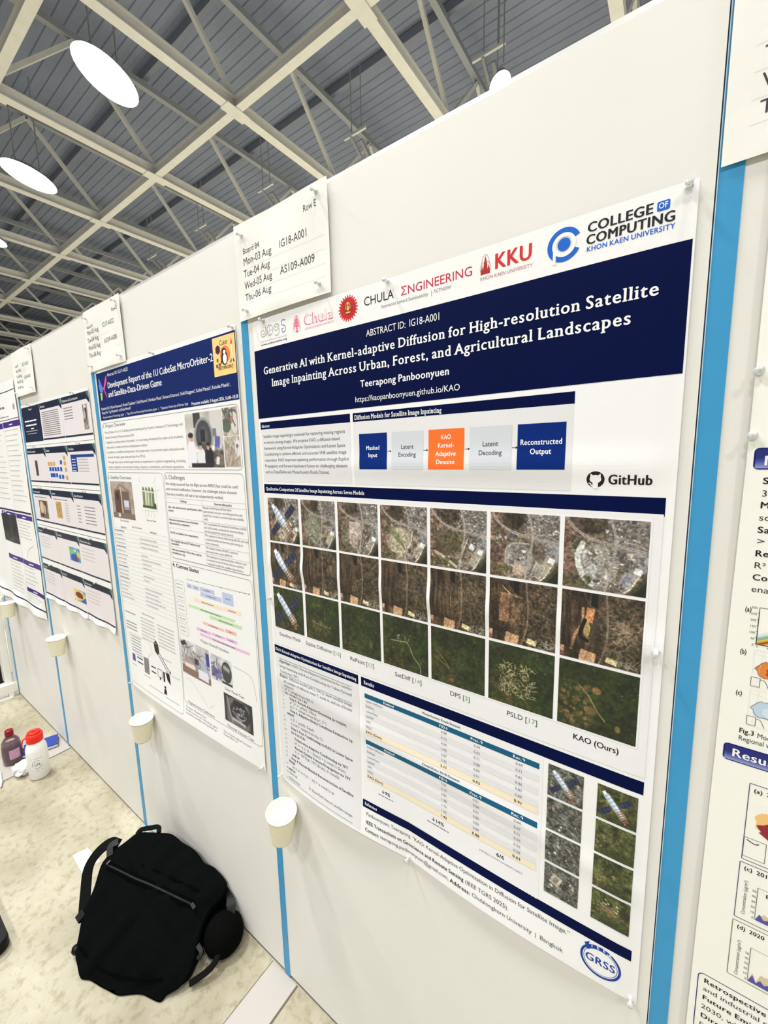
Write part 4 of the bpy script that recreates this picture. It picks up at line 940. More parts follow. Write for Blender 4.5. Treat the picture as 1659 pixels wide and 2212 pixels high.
Q.picture('frame_picture', 238, 416, 346, 508, pic_frame(56))
Q.lines('caption', [B.txt('External View', 80, 562, 6.5, 70, 'c'), B.txt('Internal View', 292, 546, 6.5, 68, 'c'), B.txt('Bus Overview', 176, 580, 6.5, 76, 'c'), B.txt('Mission Overview', 190, 908, 6.5, 96, 'c'), B.txt('Project Overall Schedule', 622, 915, 9, 152, 'c'), B.txt('Solar Panel Test', 711, 1041, 8.6, 98, 'c'), B.txt('Thermal Vacuum Test', 728, 1163, 8.6, 134, 'c'), B.txt('Magnetometer Calibration', 513, 1162, 8.2, 160, 'c')], MID, 1)
Q.put('callout_lines', [B.line([(244, 420), (232, 398)], 1), B.line([(332, 420), (350, 396)], 1), B.line([(346, 440), (372, 434)], 1)] + [B.line([(258 + 20 * k, 508), (254 + 22 * k, 532)], 0.9) for k in range(4)], LIGHT, 1)
tx = []
hd = []
for k in range(18):
    v = 602 + 15.4 * k
    if k in (0, 4, 9, 12): hd += B.bars(-14, v, 90, 6.4, rng)
    else: tx += B.bars(-14, v, rng.uniform(60, 120), 5.6, rng) + B.bars(188, v, rng.uniform(40, 170), 5.6, rng)
for k in range(7):
    v = 926 + 13.2 * k
    tx += B.bars(124, v, 120, 5.2, rng) + B.bars(254, v, 130, 5.2, rng)
    if k in (0, 3, 4, 5): hd += B.bars(-6, v, 100, 5.6, rng)
Q.put('specification_text', tx, mat((176, 176, 178), 0.6), 2)
Q.put('specification_heads', hd + [B.txt('Specification', 66, 587, 6, None, 'c', bold=True), B.txt('Information', 298, 587, 6, None, 'c', bold=True)], GREY, 2)
# data flow drawing
bub = Q.put('speech_outline', [B.line([(12, 1009), (160, 1009), (186, 1020), (186, 1040), (200, 1049), (172, 1060), (150, 1086), (40, 1086), (12, 1070), (12, 1009)], 1.3)], LIGHT, 1)
Q.put('speech_text', [x for k in range(6) for x in B.bars(24, 1020 + 12 * k, 90, 5.4, rng)], GREY, 1, bub)
Q.put('cube_drawing', [B.poly([(212, 1004), (230, 990), (246, 1004), (250, 1034), (234, 1046), (216, 1034)])], mat((52, 40, 36), 0.5), 1)
Q.put('data_arrow', [B.line([(240, 1042), (306, 1098)], 3.4), B.line([(250, 1036), (318, 1090)], 3.4), B.poly([(313, 1092), (322, 1083), (325, 1097)])], mat((34, 36, 96), 0.5), 1)
Q.put('screen_icon', [B.rect(18, 1094, 44, 1124)], mat((84, 86, 158), 0.5), 1)
Q.put('server_icon', [B.quad((118, 1083), (158, 1083), (158, 1146), (118, 1146), 5, 8)], mat((126, 126, 128), 0.5), 1)
Q.put('link_dash', [B.rect(60, 1098, 108, 1103), B.rect(60, 1116, 108, 1121), B.rect(176, 1102, 212, 1107), B.rect(176, 1122, 212, 1127)], mat((34, 36, 96), 0.5), 1)
Q.put('computer_icon', [B.line([(226, 1100), (258, 1100), (258, 1130), (226, 1130), (226, 1100)], 2.4), B.rect(238, 1130, 246, 1140), B.rect(266, 1100, 278, 1138), B.poly([(284, 1098), (312, 1098), (318, 1138), (296, 1126)]), B.ell(276, 1158, 7, 5), B.poly([(266, 1184), (270, 1164), (284, 1164), (288, 1184)])], INK, 1)
Q.lines('icon_label', [x for a in ((14, 1142, 40), (110, 1160, 60), (60, 1092, 50), (270, 1050, 70), (330, 1100, 60), (150, 1190, 130), (276, 1196, 110)) for x in B.bars(a[0], a[1], a[2], 5, rng)], LIGHT, 1)
# schedule chart
GB = {'blue': mat((186, 196, 226), 0.5), 'tan': mat((246, 220, 196), 0.5), 'green': mat((190, 222, 170), 0.5), 'rose': mat((240, 186, 180), 0.5), 'violet': mat((226, 184, 222), 0.5), 'white': mat((232, 232, 234), 0.5)}
Q.put('milestone_line', [B.line([(491, 717), (822, 709)], 1.0)] + [B.ell(u, v, 2.2) for u, v in ((522, 716), (556, 715.5), (686, 712.5), (776, 710.5), (800, 710), (818, 709.5))], GREY, 1)
for kind, u0, v0, u1, v1 in (('blue', 492, 730, 521, 744), ('blue', 526, 730, 564, 744), ('blue', 569, 729, 648, 742), ('blue', 569, 745, 682, 759), ('blue', 688, 725, 741, 760), ('tan', 528, 772, 681, 783), ('tan', 687, 770, 774, 782), ('green', 490, 800, 743, 808), ('green', 611, 813, 774, 823),
                             ('rose', 569, 842, 682, 850), ('rose', 688, 838, 745, 849), ('violet', 528, 869, 608, 879), ('violet', 614, 867, 684, 876), ('violet', 689, 865, 745, 875), ('violet', 545, 885, 803, 893)):
    o = Q.put('schedule_bar', [B.rect(u0, v0, u1, v1, 9)], GB[kind], 1)
    Q.put('bar_text', B.bars(u0 + (u1 - u0) * 0.28, (v0 + v1) / 2 + 2, (u1 - u0) * 0.5, 4.2, rng), GREY, 2, o)
Q.put('stage_outline', [B.rrect_line(417, v0, 474, v1, 6, 1.0) for v0, v1 in ((730, 766), (774, 796), (803, 842), (850, 870), (878, 916))], LIGHT, 1)
Q.put('stage_text', [x for v in (744, 756, 787, 818, 830, 862, 892, 905) for x in B.bars(426, v, 40, 5.2, rng)], LIGHT, 1)
Q.picture('test_photo', 413, 934, 585, 1056, pic_test(64, 0))
Q.picture('test_photo', 594, 940, 705, 1023, pic_test(56, 1))
Q.picture('test_photo', 653, 1052, 795, 1143, pic_test(64, 2))
Q.put('curve_plot', [B.line([(716, 950), (780, 953), (806, 965), (818, 1010), (820, 1030)], 1.2, 4), B.line([(430, 1076), (452, 1070), (520, 1112), (560, 1142), (590, 1120)], 0.9)], LIGHT, 1)
Q.lines('contact_line', [B.txt('Contact: Masahito Doi', 417, 1183, 7, 126), B.txt('Kyushu Institute of Technology, Japan', 417, 1194, 7, 190), B.txt('masahito.doi@mail.kyutech.jp', 417, 1205, 7, 186), B.txt('This is Cuket’s official X account.', 640, 1189, 6.6, 142), B.txt('Please follow us!', 640, 1199, 6.6, 74)], GREY, 1)

# ================================================================== row signs
def row_sign(ox, oz, lines, lab, tilt=0.0, seed=0, dm=1.0):
    def dsp(u, v):
        return 1.0 + dm * (1.4 * np.sin(u / 38.0 + seed) * np.sin(v / 47.0 + seed * 1.7) + 1.5) + dm * 3.5 * np.exp(-((v - 205) / 40.0) ** 2) * np.sin(np.pi * np.clip(u / 300, 0, 1))
    t = empty('row_sign', (ox, 0, oz - 0.21), lab, 'paper sign', 'row signs pinned above the posters')
    s = Sheet(t, ox, oz, dsp, base=2.8)
    s.put('sheet', [B.rect(0, 0, 299, 212, 7)], NOTE, 0)
    s.lines('sign_line', [B.txt(x, u, v + tilt * u, h, wd, slope=tilt) for x, u, v, h, wd in lines], mat((58, 58, 60), 0.6), 1)
    s.lines('ruled_line', [B.rect(22, v, 285, v + 0.5, 9) for v in (100, 126, 153, 178)], PALE, 1)
    return s
days = lambda dx=0: [('Mon-03 Aug', 27, 91.5, 15.5, 101), ('Tue-04 Aug', 25, 117.5, 15.5, 96), ('Wed-05 Aug', 25, 143.5, 15.5, 102), ('Thu-06 Aug', 25, 170, 15.5, 98)]
row_sign(-0.907, 2.124, [('Row E', 231, 43, 12.5, 38), ('Board 84', 28, 67, 12, 60)] + days() + [('IG18-A001', 154, 89, 15.5, 87), ('AS109-A009', 154, 143, 15.5, 103)], 'white A4 row sign reading Board 84, above the large navy title poster', 0, 1)
row_sign(-1.822, 2.122, [('Row E', 231, 43, 12, 44), ('Board 83', 22, 62, 10, 56)] + [(a, u - 8, v - 8, h, w_) for a, u, v, h, w_ in days()] + [('IG17-A022', 152, 79, 15, 90), ('AS109-A008', 154, 132, 15, 100)], 'white row sign reading IG17-A022, above the blue poster with the yellow badge', 0, 2.3)
row_sign(-2.728, 2.118, [('Board 82', 40, 74, 12, 56), ('Mon-03 Aug', 40, 98, 14, 88), ('Tue-04 Aug', 44, 124, 14, 84), ('Wed-05 Aug', 46, 150, 14, 88), ('Thu-06 Aug', 48, 176, 14, 84), ('IG17-A021', 158, 82, 14, 84), ('AS109-A007', 162, 140, 14, 92)], 'crumpled faint row sign pinned above the grid of slide printouts', 0, 4.0, 1.5)
row_sign(0.002, 2.118, [('Row E', 231, 43, 12.5, 38), ('Board 85', 28, 67, 12, 60)] + [(a, 29.5, v + 1, h * 0.92, w_) for a, u, v, h, w_ in days()], 'white row sign cut off by the right edge at the top', 0, 0.4, 0.6)

# ================================================================== poster at the right edge
def disp5(u, v): return 6.5 + 1.0 * np.sin(v / 150.0) + 0 * u
t = empty('research_poster', (0.0475, 0, 1.897 - 1.22), 'white poster cut off by the right edge, with blue gradient heading pills', 'poster')
R = Sheet(t, 0.0, 1.897, disp5, um=(1, 0))
def edge_sheet():
    nv = 140; V = []; F = []
    us = list(np.linspace(0, 1, 40)); n = len(us)
    for j in range(nv + 1):
        v = -40 + 1260 * j / nv; e = 50 - 0.0054 * max(v - 280, 0)
        for a in us: V.append((e + a * (840 - e), v))
    for j in range(nv):
        for i in range(n - 1): F.append((j * n + i, (j + 1) * n + i, (j + 1) * n + i + 1, j * n + i + 1))
    return np.array(V, float), F
R.put('sheet', [edge_sheet()], mat((238, 237, 228), 0.45, bump=0.08, bscale=60), 0)
R.put('header_rule', [B.rect(50, 84, 800, 87, 9)], NB, 1)
def pill(u0, v0, u1, v1, text, tu, tb, h, wd):
    o = R.put('heading_pill', [B.rrect(u0, v0, u1, v1, 5)], mat((12, 26, 104), 0.3), 1)
    n = 26; a = np.ones((n, 40, 3)); k = np.clip((np.linspace(0, 1, n) - 0.45) / 0.55, 0, 1)[:, None, None]
    a = np.array((14, 30, 112)) / 255 * (1 - k) + np.array((150, 156, 206)) / 255 * k * np.ones((n, 40, 1))
    R.picture('pill_gradient', u0 + 1.6, v0 + 1.4, u1 - 1.6, v1 - 1.4, a, 2, o)
    R.put('heading_text', [B.txt(text, tu, tb, h, wd, bold=True)], WHITE, 3, o)
pill(56, 314.5, 380, 340, 'Methods', 65, 335, 11, 66)
pill(55.5, 698, 380, 722, 'Results', 64, 714.5, 10.8, 52)
bold = [('Satellite data:', 357, 66, 74), ('Machine learning at', 386, 66, 96), ('Sample size', 416, 66, 60), ('Regional model', 445, 66, 76), ('Contribution', 475, 66, 62)]
reg = [('360 stations over the region', 372, 66, 130), ('scale of one kilometre', 401, 66, 110), ('> 0.9 in all folds', 430, 66, 90), ('R² of the test period', 460, 66, 100), ('enabling retrospective maps', 490, 66, 130)]
R.lines('method_line', [B.txt(s, u, v, 7.4, wd, bold=True) for s, v, u, wd in bold], INK, 1)
R.lines('method_line', [B.txt(s, u, v, 7.4, wd) for s, v, u, wd in reg], mat((50, 50, 54), 0.6), 1)
R.put('intro_text', [B.txt('s', 66, 284, 7.0)] + [x for k in range(6) for x in B.bars(72, 130 + 22 * k, 300, 7, rng)], MID, 1)
R.lines('figure_letter', [B.txt('(a)', 62.5, 516, 6.2, 6.4, bold=True), B.txt('(b)', 62, 572, 6.2, 6.4, bold=True), B.txt('(c)', 62, 628, 6.2, 6.4, bold=True), B.txt('Fig.3', 69, 679, 6.6, 15, bold=True)], INK, 1)
R.put('figure_caption', [B.txt('Model accuracy', 86.5, 680, 6.4, 44), B.txt('Regional variation', 69, 689.5, 6.4, 52)], mat((50, 50, 54), 0.6), 1)
def pic_scatter(n):
    p = Pic(n, 3, (240, 239, 230)); d = (1 - p.y) - p.x * 0.62
    p.mix((0.34 - abs(d + 0.03)) * 6, (176, 200, 214), 0.8); p.mix((0.22 - abs(d + 0.02)) * 9, (76, 142, 120)); p.mix((0.15 - abs(d + 0.02)) * 14, (226, 212, 70)); p.mix((0.085 - abs(d + 0.02)) * 18, (206, 122, 52)); p.mix((0.04 - abs(d + 0.02)) * 26, (122, 52, 36)); return p.a
R.picture('scatter_plot', 76.5, 510, 130, 556, pic_scatter(60), 1)
R.put('plot_frame', [B.line([(76, 556.5), (76, 509), (130, 509)], 0.7), B.line([(76, 556.5), (130, 556.5)], 0.7)] + [B.line([(74.6, 516 + 8 * k), (76, 516 + 8 * k)], 0.5) for k in range(6)], INK, 2)
R.put('axis_numbers', [B.txt(str(300 - 50 * k), 74, 511 + 8 * k, 2.6, None, 'r') for k in range(7)] + [B.txt('0', 76, 560.5, 2.6), B.txt('50', 86, 560.5, 2.6)], MID, 1)
def coast(u, v, s, seed, n=26):
    r = random.Random(seed); return [(u + s * math.cos(a) * (1 + r.uniform(-0.13, 0.13)) * 1.25, v + s * math.sin(a) * 0.8 * (1 + r.uniform(-0.13, 0.13))) for a in [6.283 * k / n for k in range(n)]]
for k, (v, colr, m2) in enumerate(((588, (218, 132, 62), (186, 66, 34)), (641, (184, 208, 224), (204, 220, 228)))):
    o = R.put('map_drawing', [B.poly(coast(97, v, 15, 9))], mat(colr, 0.5), 1)
    R.put('map_patch', [B.poly(coast(99, v + 3, 9, 5))], mat(m2, 0.5), 2, o)
    R.put('map_outline', [B.line(coast(97, v, 15.2, 9) + coast(97, v, 15.2, 9)[:1], 0.5)], MID, 3, o)
    R.put('map_grid', [B.rrect_line(75.5, v - 24, 150, v + 25, 0.5, 0.4), B.line([(75.5, v - 20), (130, v - 8)], 0.35), B.line([(84, v - 24), (80, v + 24)], 0.3)], PALE, 1, o)
    R.put('map_inset', [B.rrect_line(75, v + 12, 83.5, v + 24, 0.3, 0.6), B.line([(84, v + 14), (88, v + 15), (92, v + 24)], 0.6, 3)], MID, 1, o)
BX = mat((70, 84, 110), 0.5)
R.put('result_box', [B.rrect_line(85, 745, 300, 856, 1, 0.9), B.rrect_line(84, 861, 300, 946, 1, 0.9)], BX, 1)
R.put('result_box', [B.rrect_line(83.2, 951.5, 300, 1039, 1, 0.9)], mat((120, 126, 84), 0.5), 1)
R.lines('figure_letter', [B.txt('(a)  2013', 89.5, 756, 5.6, 28, bold=True), B.txt('(c)  2017', 88.5, 871, 5.6, 28, bold=True), B.txt('(d)  2020', 88, 962, 5.6, 28, bold=True), B.txt('Ba', 112, 899, 5, None, bold=True)], INK, 1)
o = R.put('map_drawing', [B.poly(coast(124, 796, 26, 11))], mat((232, 190, 122), 0.5), 1)
R.put('map_patch', [B.poly(coast(120, 804, 18, 12))], mat((142, 44, 54), 0.5), 2, o)
R.put('map_inset', [B.rrect_line(85.4, 823, 107, 851, 0.3, 0.6), B.line([(88, 826), (96, 829), (100, 827)], 1.4, 3)], MID, 1)
for v0, v1, sd in ((889, 937, 1), (982, 1034, 2)):
    r = random.Random(sd); pk = [(104.5, v1)]; pk2 = [(104.5, v1)]
    for k in range(1, 24): pk.append((104.5 + k * 4, v1 - r.uniform(2, (v1 - v0) * (0.25 + 0.6 * math.exp(-((k - 9) / 5.0) ** 2))))); pk2.append((104.5 + k * 4, v1 - r.uniform(1, 12)))
    pk.append((200, v1)); pk2.append((200, v1))
    o = R.put('area_chart', [B.poly(pk)], mat((206, 190, 158), 0.5), 1)
    R.put('chart_area', [B.poly(pk2)], mat((84, 80, 160), 0.5), 2, o)
    R.put('chart_axis', [B.line([(104, v0), (104, v1), (200, v1)], 0.6), B.line([(104, v0), (200, v0)], 0.4)], MID, 3, o)
    R.put('axis_text', [B.txt('Concentration (μg/m³)', 93.8, v1 + 1, 3.6, v1 - v0 + 4, rot=1)] + [B.txt(str(10 * k), 103, v1 + 0.5 - k * 8, 2.8, None, 'r') for k in range(6)], INK, 1, o)
R.put('summary_outline', [B.rrect_line(53.5, 1062, 330, 1160, 7, 1.1)], mat((44, 48, 110), 0.5), 1)
R.lines('summary_line', [B.txt('Retrospective Analysis', 60, 1075.5, 7.2, 108, bold=True), B.txt('Future Emissions', 60, 1104, 7.2, 84, bold=True), B.txt('Direct Reduction', 60, 1135, 7.2, 84, bold=True)], INK, 1)
R.lines('summary_line', [B.txt('and industrial emissions', 60, 1089, 7.2, 108), B.txt('2030, while the change', 59.5, 1119.5, 7.2, 106), B.txt('performance index', 59.5, 1149, 7.2, 88)], mat((50, 50, 54), 0.6), 1)
R.lines('summary_line', [B.txt('Key points', 47, 1176, 7.2, 46, bold=True)], INK, 1)

# ================================================================== slide printouts (three in a row, five rows)
SL = mat((226, 220, 222), 0.45, bump=0.06, bscale=60); SN = mat((18, 30, 62), 0.4, 0.3, 9.0); SG = mat((22, 62, 58), 0.4)
c0 = (31, 300, 578); c1 = (295, 573, 866)
vr = (-42, 156, 355, 554, 745)
rowname = ('top', 'second', 'third', 'fourth', 'bottom')
heads = (('', 'Abstract', 'Objective & Contribution'), ('Method overview', 'System', 'Timeline'), ('Communication', 'System', 'Specification'), ('Results', 'Result 1', 'Observation data'), ('Results', 'Result 2', 'Discussion'))
look = {(0, 0): 'dark title page', (0, 1): 'slide full of small text', (0, 2): 'slide with a dark upright photo', (1, 0): 'slide with one dark brown bar', (1, 1): 'slide with rows of blue and tan boxes', (1, 2): 'slide with a blue headed table',
        (2, 0): 'slide with a brown photo', (2, 1): 'slide with a tan oval panel', (2, 2): 'slide with a grey text table', (3, 0): 'nearly empty slide', (3, 1): 'slide with a blue and yellow map', (3, 2): 'pale slide with a two line header',
        (4, 0): 'nearly empty slide with a wavy lower edge', (4, 1): 'slide with a dark red map', (4, 2): 'pale slide over a wavy lower edge'}
colname = ('left', 'middle', 'right')
def slide(i, j):
    ox, oz = -2.727, 1.810
    t = empty('slide_printout', (ox + c0[j] / 1000, 0, oz - (vr[i] + 190) / 1000), '%s, %s of the %s row of slide printouts' % (look[(i, j)], colname[j], rowname[i]), 'printed slide', 'slide printouts pinned in a grid')
    low = i == 4
    def dsp(u, v):
        d = 0.6 + 0.5 * np.sin(u / 40 + i) + 0.25 * i + 0.25 * j
        return d + ((4 + 4 * np.sin(u / 28.0 + j)) * np.exp(-((np.maximum(vr[4] + 188 - v, 0)) / 20.0)) if low else 0)
    s = Sheet(t, ox, oz, dsp)
    u0, u1, v0 = c0[j], c1[j], vr[i]; v1 = v0 + 165
    s.put('sheet', [B.rect(u0 - 3, v0 - 12, u1 + 3, v0 + (184 if not low else 188), 8)], PAPER, 0)
    s.put('slide_page', [B.rect(u0, v0, u1, v1, 8)], SL, 1)
    if (i, j) == (0, 0):
        s.put('page_panel', [B.rect(u0, v0, u1, v1 + 2, 8)], SN, 2)
        s.put('page_text', [B.txt('Poster 1', 165, v0 + 18, 9, 50, 'c', bold=True)] + B.bars(62, v0 + 72, 190, 12, rng) + B.bars(70, v0 + 92, 180, 12, rng) + B.bars(140, v0 + 108, 50, 10, rng), WHITE, 3)
        s.put('page_names', B.bars(60, v0 + 118, 190, 7, rng) + B.bars(80, v0 + 130, 150, 6, rng), LIGHT, 3)
        return
    hb = s.put('header_bar', [B.rect(u0, v0, u1, v0 + 28, 8)], SN, 2)
    s.put('header_fold', [B.poly([(u1 - 26, v0 + 28), (u1, v0 + 28), (u1, v0 + 46)])], SN, 2, hb)
    s.put('header_corner', [B.poly([(u1 - 26, v0), (u1, v0), (u1, v0 + 26), (u1 - 12, v0 + 20)])], mat((60, 116, 104), 0.5), 3, hb)
    s.put('header_text', [B.txt(heads[i][j], u0 + 10, v0 + 21, 10, min(len(heads[i][j]) * 7.5, 170))], WHITE, 4, hb)
    s.put('foot_bar', [B.rect(u0, v1 - 7, u1, v1, 8)], SN, 2)
    g = []
    if (i, j) == (0, 1): g = [x for k in range(13) for x in B.bars(u0 + 14, v0 + 44 + 8.6 * k, 240, 6, rng)]
    elif (i, j) == (0, 2): g = [x for k in range(5) for x in B.bars(u0 + 14, v0 + 48 + 11 * k, 105, 6, rng)]
    elif (i, j) == (2, 2): g = [x for k in range(6) for x in B.bars(u0 + 26, v0 + 62 + 14 * k, 40, 6, rng) + B.bars(u0 + 110, v0 + 62 + 14 * k, 120, 6, rng)]
    elif i == 2: g = B.bars(u0 + 20, v0 + 44, 200, 6, rng)
    elif (i, j) in ((3, 0), (4, 0), (4, 2), (3, 2)): g = [x for k in range(4) for x in B.bars(u0 + 20, v0 + 48 + 16 * k, 150, 3.5, rng)]
    if g: s.put('slide_text', g, LIGHT if i > 2 else GREY, 2)
    def pic(name, a, b, c, d, f, n=34):
        s.picture(name, a, b, c, d, f(n), 3)
    if (i, j) == (0, 2):
        def f(n):
            p = Pic(n, 2, (150, 140, 130)); p.grain(0.5, 6, 3); p.rect(0.5, 0.1, 0.4, 0.16, 0.4, (230, 228, 226)); p.rect(0.62, 0.5, 0.3, 0.7, 0, (34, 32, 34)); p.rect(0.3, 0.65, 0.3, 0.12, 0, (140, 50, 44)); p.line([(0.5, 0.3), (0.6, 0.9)], 0.06, (220, 220, 220)); return p.a
        pic('photo', 793, 4, 838, 100, f)
    if (i, j) == (1, 0): s.put('dark_panel', [B.rect(125, 216, 162, 290, 8)], mat((92, 60, 70), 0.5, 0.2, 60), 2)
    if (i, j) == (1, 1):
        bb = [(322, 248), (356, 248), (390, 248), (424, 248), (462, 248), (330, 276), (350, 276), (366, 276), (398, 276), (436, 282), (474, 282), (470, 218)]
        s.put('blue_boxes', [B.rect(a, b, a + 26, b + 18, 30) for a, b in bb], mat((30, 80, 176), 0.5), 2)
        s.put('tan_boxes', [B.rect(a, b, a + 26, b + 18, 30) for a, b in ((312, 224), (344, 224), (378, 224), (516, 198), (516, 222), (520, 250), (522, 286))], mat((206, 160, 92), 0.5), 2)
    if (i, j) == (1, 2):
        tb = s.put('table', [B.rect(604, 196, 848, 208, 8), B.rect(604, 208, 668, 268, 8)], mat((20, 58, 136), 0.5), 2)
        s.lines('table_line', [B.merge(B.bars(614, 218 + 12 * k, 44, 5.5, rng)) for k in range(5)], WHITE, 3, tb)
        s.put('table_rows', [x for k in range(5) for x in B.bars(680, 218 + 12 * k, 120, 4.5, rng)], LIGHT, 3, tb)
    if (i, j) == (2, 0):
        def f(n):
            p = Pic(n, 12, (120, 98, 78)); p.grain(0.6, 5, 3); p.ell(0.3, 0.4, 0.24, 0.36, (206, 186, 150)); p.rect(0.72, 0.4, 0.24, 0.8, 0, (58, 50, 50)); p.rect(0.66, 0.5, 0.1, 0.5, 0, (214, 206, 196)); p.ell(0.3, 0.85, 0.22, 0.12, (50, 38, 40)); return p.a
        pic('photo', 101, 412, 228, 500, f)
    if (i, j) == (2, 1):
        def f(n):
            p = Pic(n, 13, (190, 152, 88)); p.grain(0.15, 5, 2); p.ell(0.5, 0.5, 0.36, 0.4, (150, 112, 58)); p.ell(0.5, 0.5, 0.3, 0.34, (196, 158, 92)); p.ell(0.5, 0.5, 0.16, 0.2, (170, 130, 70)); return p.a
        pic('panel_picture', 345, 408, 414, 484, f)
        s.put('side_drawing', [B.rrect_line(462, 412, 500, 492, 1, 2.0)] + [B.line([(466, 420 + 12 * k), (496, 420 + 12 * k)], 3) for k in range(6)], LIGHT, 2)
    if (i, j) == (3, 1):
        def f(n):
            p = Pic(n, 14, (70, 150, 190)); p.grain(0.3, 4, 3); p.ell(0.2, 0.3, 0.3, 0.2, (120, 180, 130)); p.ell(0.5, 0.75, 0.4, 0.3, (30, 80, 160)); p.ell(0.85, 0.5, 0.16, 0.3, (214, 190, 90)); p.ell(0.82, 0.75, 0.1, 0.16, (180, 90, 50)); p.ell(0.55, 0.2, 0.16, 0.12, (206, 200, 110)); return p.a
        pic('map_picture', 446, 612, 566, 676, f)
    if (i, j) == (4, 1):
        def f(n):
            p = Pic(n, 15, (206, 190, 120)); p.grain(0.3, 5, 2); p.half((1.0, 0.4), (0.2, 1.2), (40, 90, 170), 1, 0.1); p.ell(0.45, 0.45, 0.36, 0.3, (214, 190, 130)); p.ell(0.45, 0.45, 0.32, 0.27, (122, 34, 28)); p.ell(0.62, 0.6, 0.14, 0.12, (110, 30, 26)); p.ell(0.95, 0.1, 0.2, 0.2, (110, 170, 150)); return p.a
        pic('map_picture', 435, 812, 573, 868, f)
for i in range(5):
    for j in range(3): slide(i, j)

# ================================================================== purple barred poster
def disp4(u, v): return 2.2 + 1.5 * np.sin(u / 45.0 + v / 90.0) + 8 * np.exp(-((1270 - v) / 60.0) ** 2) * (1 + np.sin(u / 52.0))
t = empty('research_poster', (-3.655, 0, 2.0 - 1.27), 'white poster with purple heading bars at the left edge, on the farthest board', 'poster')
V = Sheet(t, -3.655, 2.0, disp4)
V.put('sheet', [B.rect(-4, -6, 900, 1268, 8)], PAPER, 0)
PUR = mat((64, 34, 128), 0.45); DN = mat((22, 22, 62), 0.45)
V.put('rule', [B.rect(0, 42, 898, 46, 8), B.rect(0, 680, 888, 690, 8), B.rect(10, 1218, 900, 1226, 8), B.rect(0, 184, 900, 187, 8)], DN, 1)
V.put('title_text', B.bars(300, 128, 420, 20, rng) + B.bars(300, 158, 320, 10, rng) + B.bars(300, 172, 480, 8, rng), GREY, 1)
V.put('logo', [B.ell(852, 128, 16)], mat((150, 150, 176), 0.5), 1)
for u0, u1, v0, v1 in ((610, 905, 196, 226), (318, 600, 198, 228), (610, 888, 698, 724), (318, 600, 696, 722), (612, 905, 960, 990), (318, 606, 960, 990), (612, 900, 1126, 1150)):
    o = V.put('heading_bar', [B.rect(u0, v0, u1, v1, 8)], PUR, 1)
    V.put('heading_text', B.bars((u0 + u1) / 2 - 40, (v0 + v1) / 2 + 6, 80, 11, rng), WHITE, 2, o)
V.put('column_line', [B.rect(606, 190, 608, 1216, 8)], LIGHT, 1)
tx = []
for u0, w_, vs in ((620, 270, [244 + 27 * k for k in range(15)]), (330, 260, [262 + 30 * k for k in range(13)]), (620, 260, [742 + 18 * k for k in range(6)]), (620, 270, [1004 + 24 * k for k in range(5)]), (330, 260, [1010 + 22 * k for k in range(9)]), (620, 270, [1164 + 14 * k for k in range(4)])):
    for v in vs: tx.append(B.merge(B.bars(u0, v, w_ * rng.uniform(0.6, 1), 7, rng)))
V.lines('body_line', tx, mat((186, 184, 170), 0.6), 1)
V.put('curve', [B.line([(700, 950), (740, 900), (840, 860)], 3, 5)], LIGHT, 1)
def f(n):
    p = Pic(n, 21, (12, 14, 20)); p.grain(0.4, 6, 3); p.mix((p.y - 0.5) * 3, (58, 62, 66), 0.7); p.grain(0.8, 12, 2, mask=(p.y > 0.5) * 1.0); p.mix((0.012 - abs(p.x - 0.55)) * 90, (226, 226, 226)); return p.a
V.picture('radar_picture', 300, 716, 596, 880, f(44), 2)

# blue sheet numbers for pins: (x, z, distance of the paper from the board, label)
# ------------------------------------------------------------------ clear push pins
PIN = mat((226, 228, 226), 0.12, trans=0.55, spec=0.6)
NEEDLE = mat((190, 186, 176), 0.3, metal=0.9)
TOWALL = Matrix.Rotation(math.radians(90), 4, 'X')          # lathe axis z turns to -y, out of the board
pin_me = MB().lathe([(0.0004, 0.0125), (0.0042, 0.0122), (0.0046, 0.0108), (0.0040, 0.0094), (0.0024, 0.0080), (0.0021, 0.0056), (0.0027, 0.0034), (0.0050, 0.0022), (0.0052, 0.0008), (0.0004, 0.0004)], 16, M=TOWALL)
ndl_me = MB().lathe([(0.0006, 0.001), (0.0006, -0.003), (0.0002, -0.006)], 8, M=TOWALL)
proto = []
def pin(x, z, d, lab):
    if not proto:
        t = empty('push_pin', (x, -d, z), lab, 'push pin', 'clear push pins')
        pin_me.build('head', PIN, t, smooth=True); ndl_me.build('needle', NEEDLE, t)
        proto.append(t); return
    r = proto[0].copy(); COL.objects.link(r); r.location = (x, -d, z); r['label'] = lab
    for ch in proto[0].children:
        c = ch.copy(); COL.objects.link(c); c.parent = r
big = 'the large navy poster'
for u, v, d, w_ in ((40, -2, 3.4, 'upper left corner'), (393, -1, 4.0, 'middle of the top edge'), (836, 0, 3.6, 'upper right corner'), (838, 596, 5.0, 'middle of the right edge'), (2, 676, 3.4, 'middle of the left edge'), (1, 1190, 3.4, 'lower left corner'), (418, 1192, 4.0, 'middle of the lower edge'), (838, 1188, 3.6, 'lower right corner')):
    pin(-0.863 + u / 1000, 1.897 - v / 1000, d / 1000, 'clear push pin at the %s of %s' % (w_, big))
for u, v, w_ in ((2, 14, 'upper left corner'), (430, 14, 'middle of the top edge'), (832, 14, 'upper right corner'), (4, 1230, 'lower left corner'), (832, 1228, 'lower right corner')):
    pin(-1.774 + u / 1000, 1.922 - v / 1000, 0.0035, 'clear push pin at the %s of the yellow badge poster' % w_)
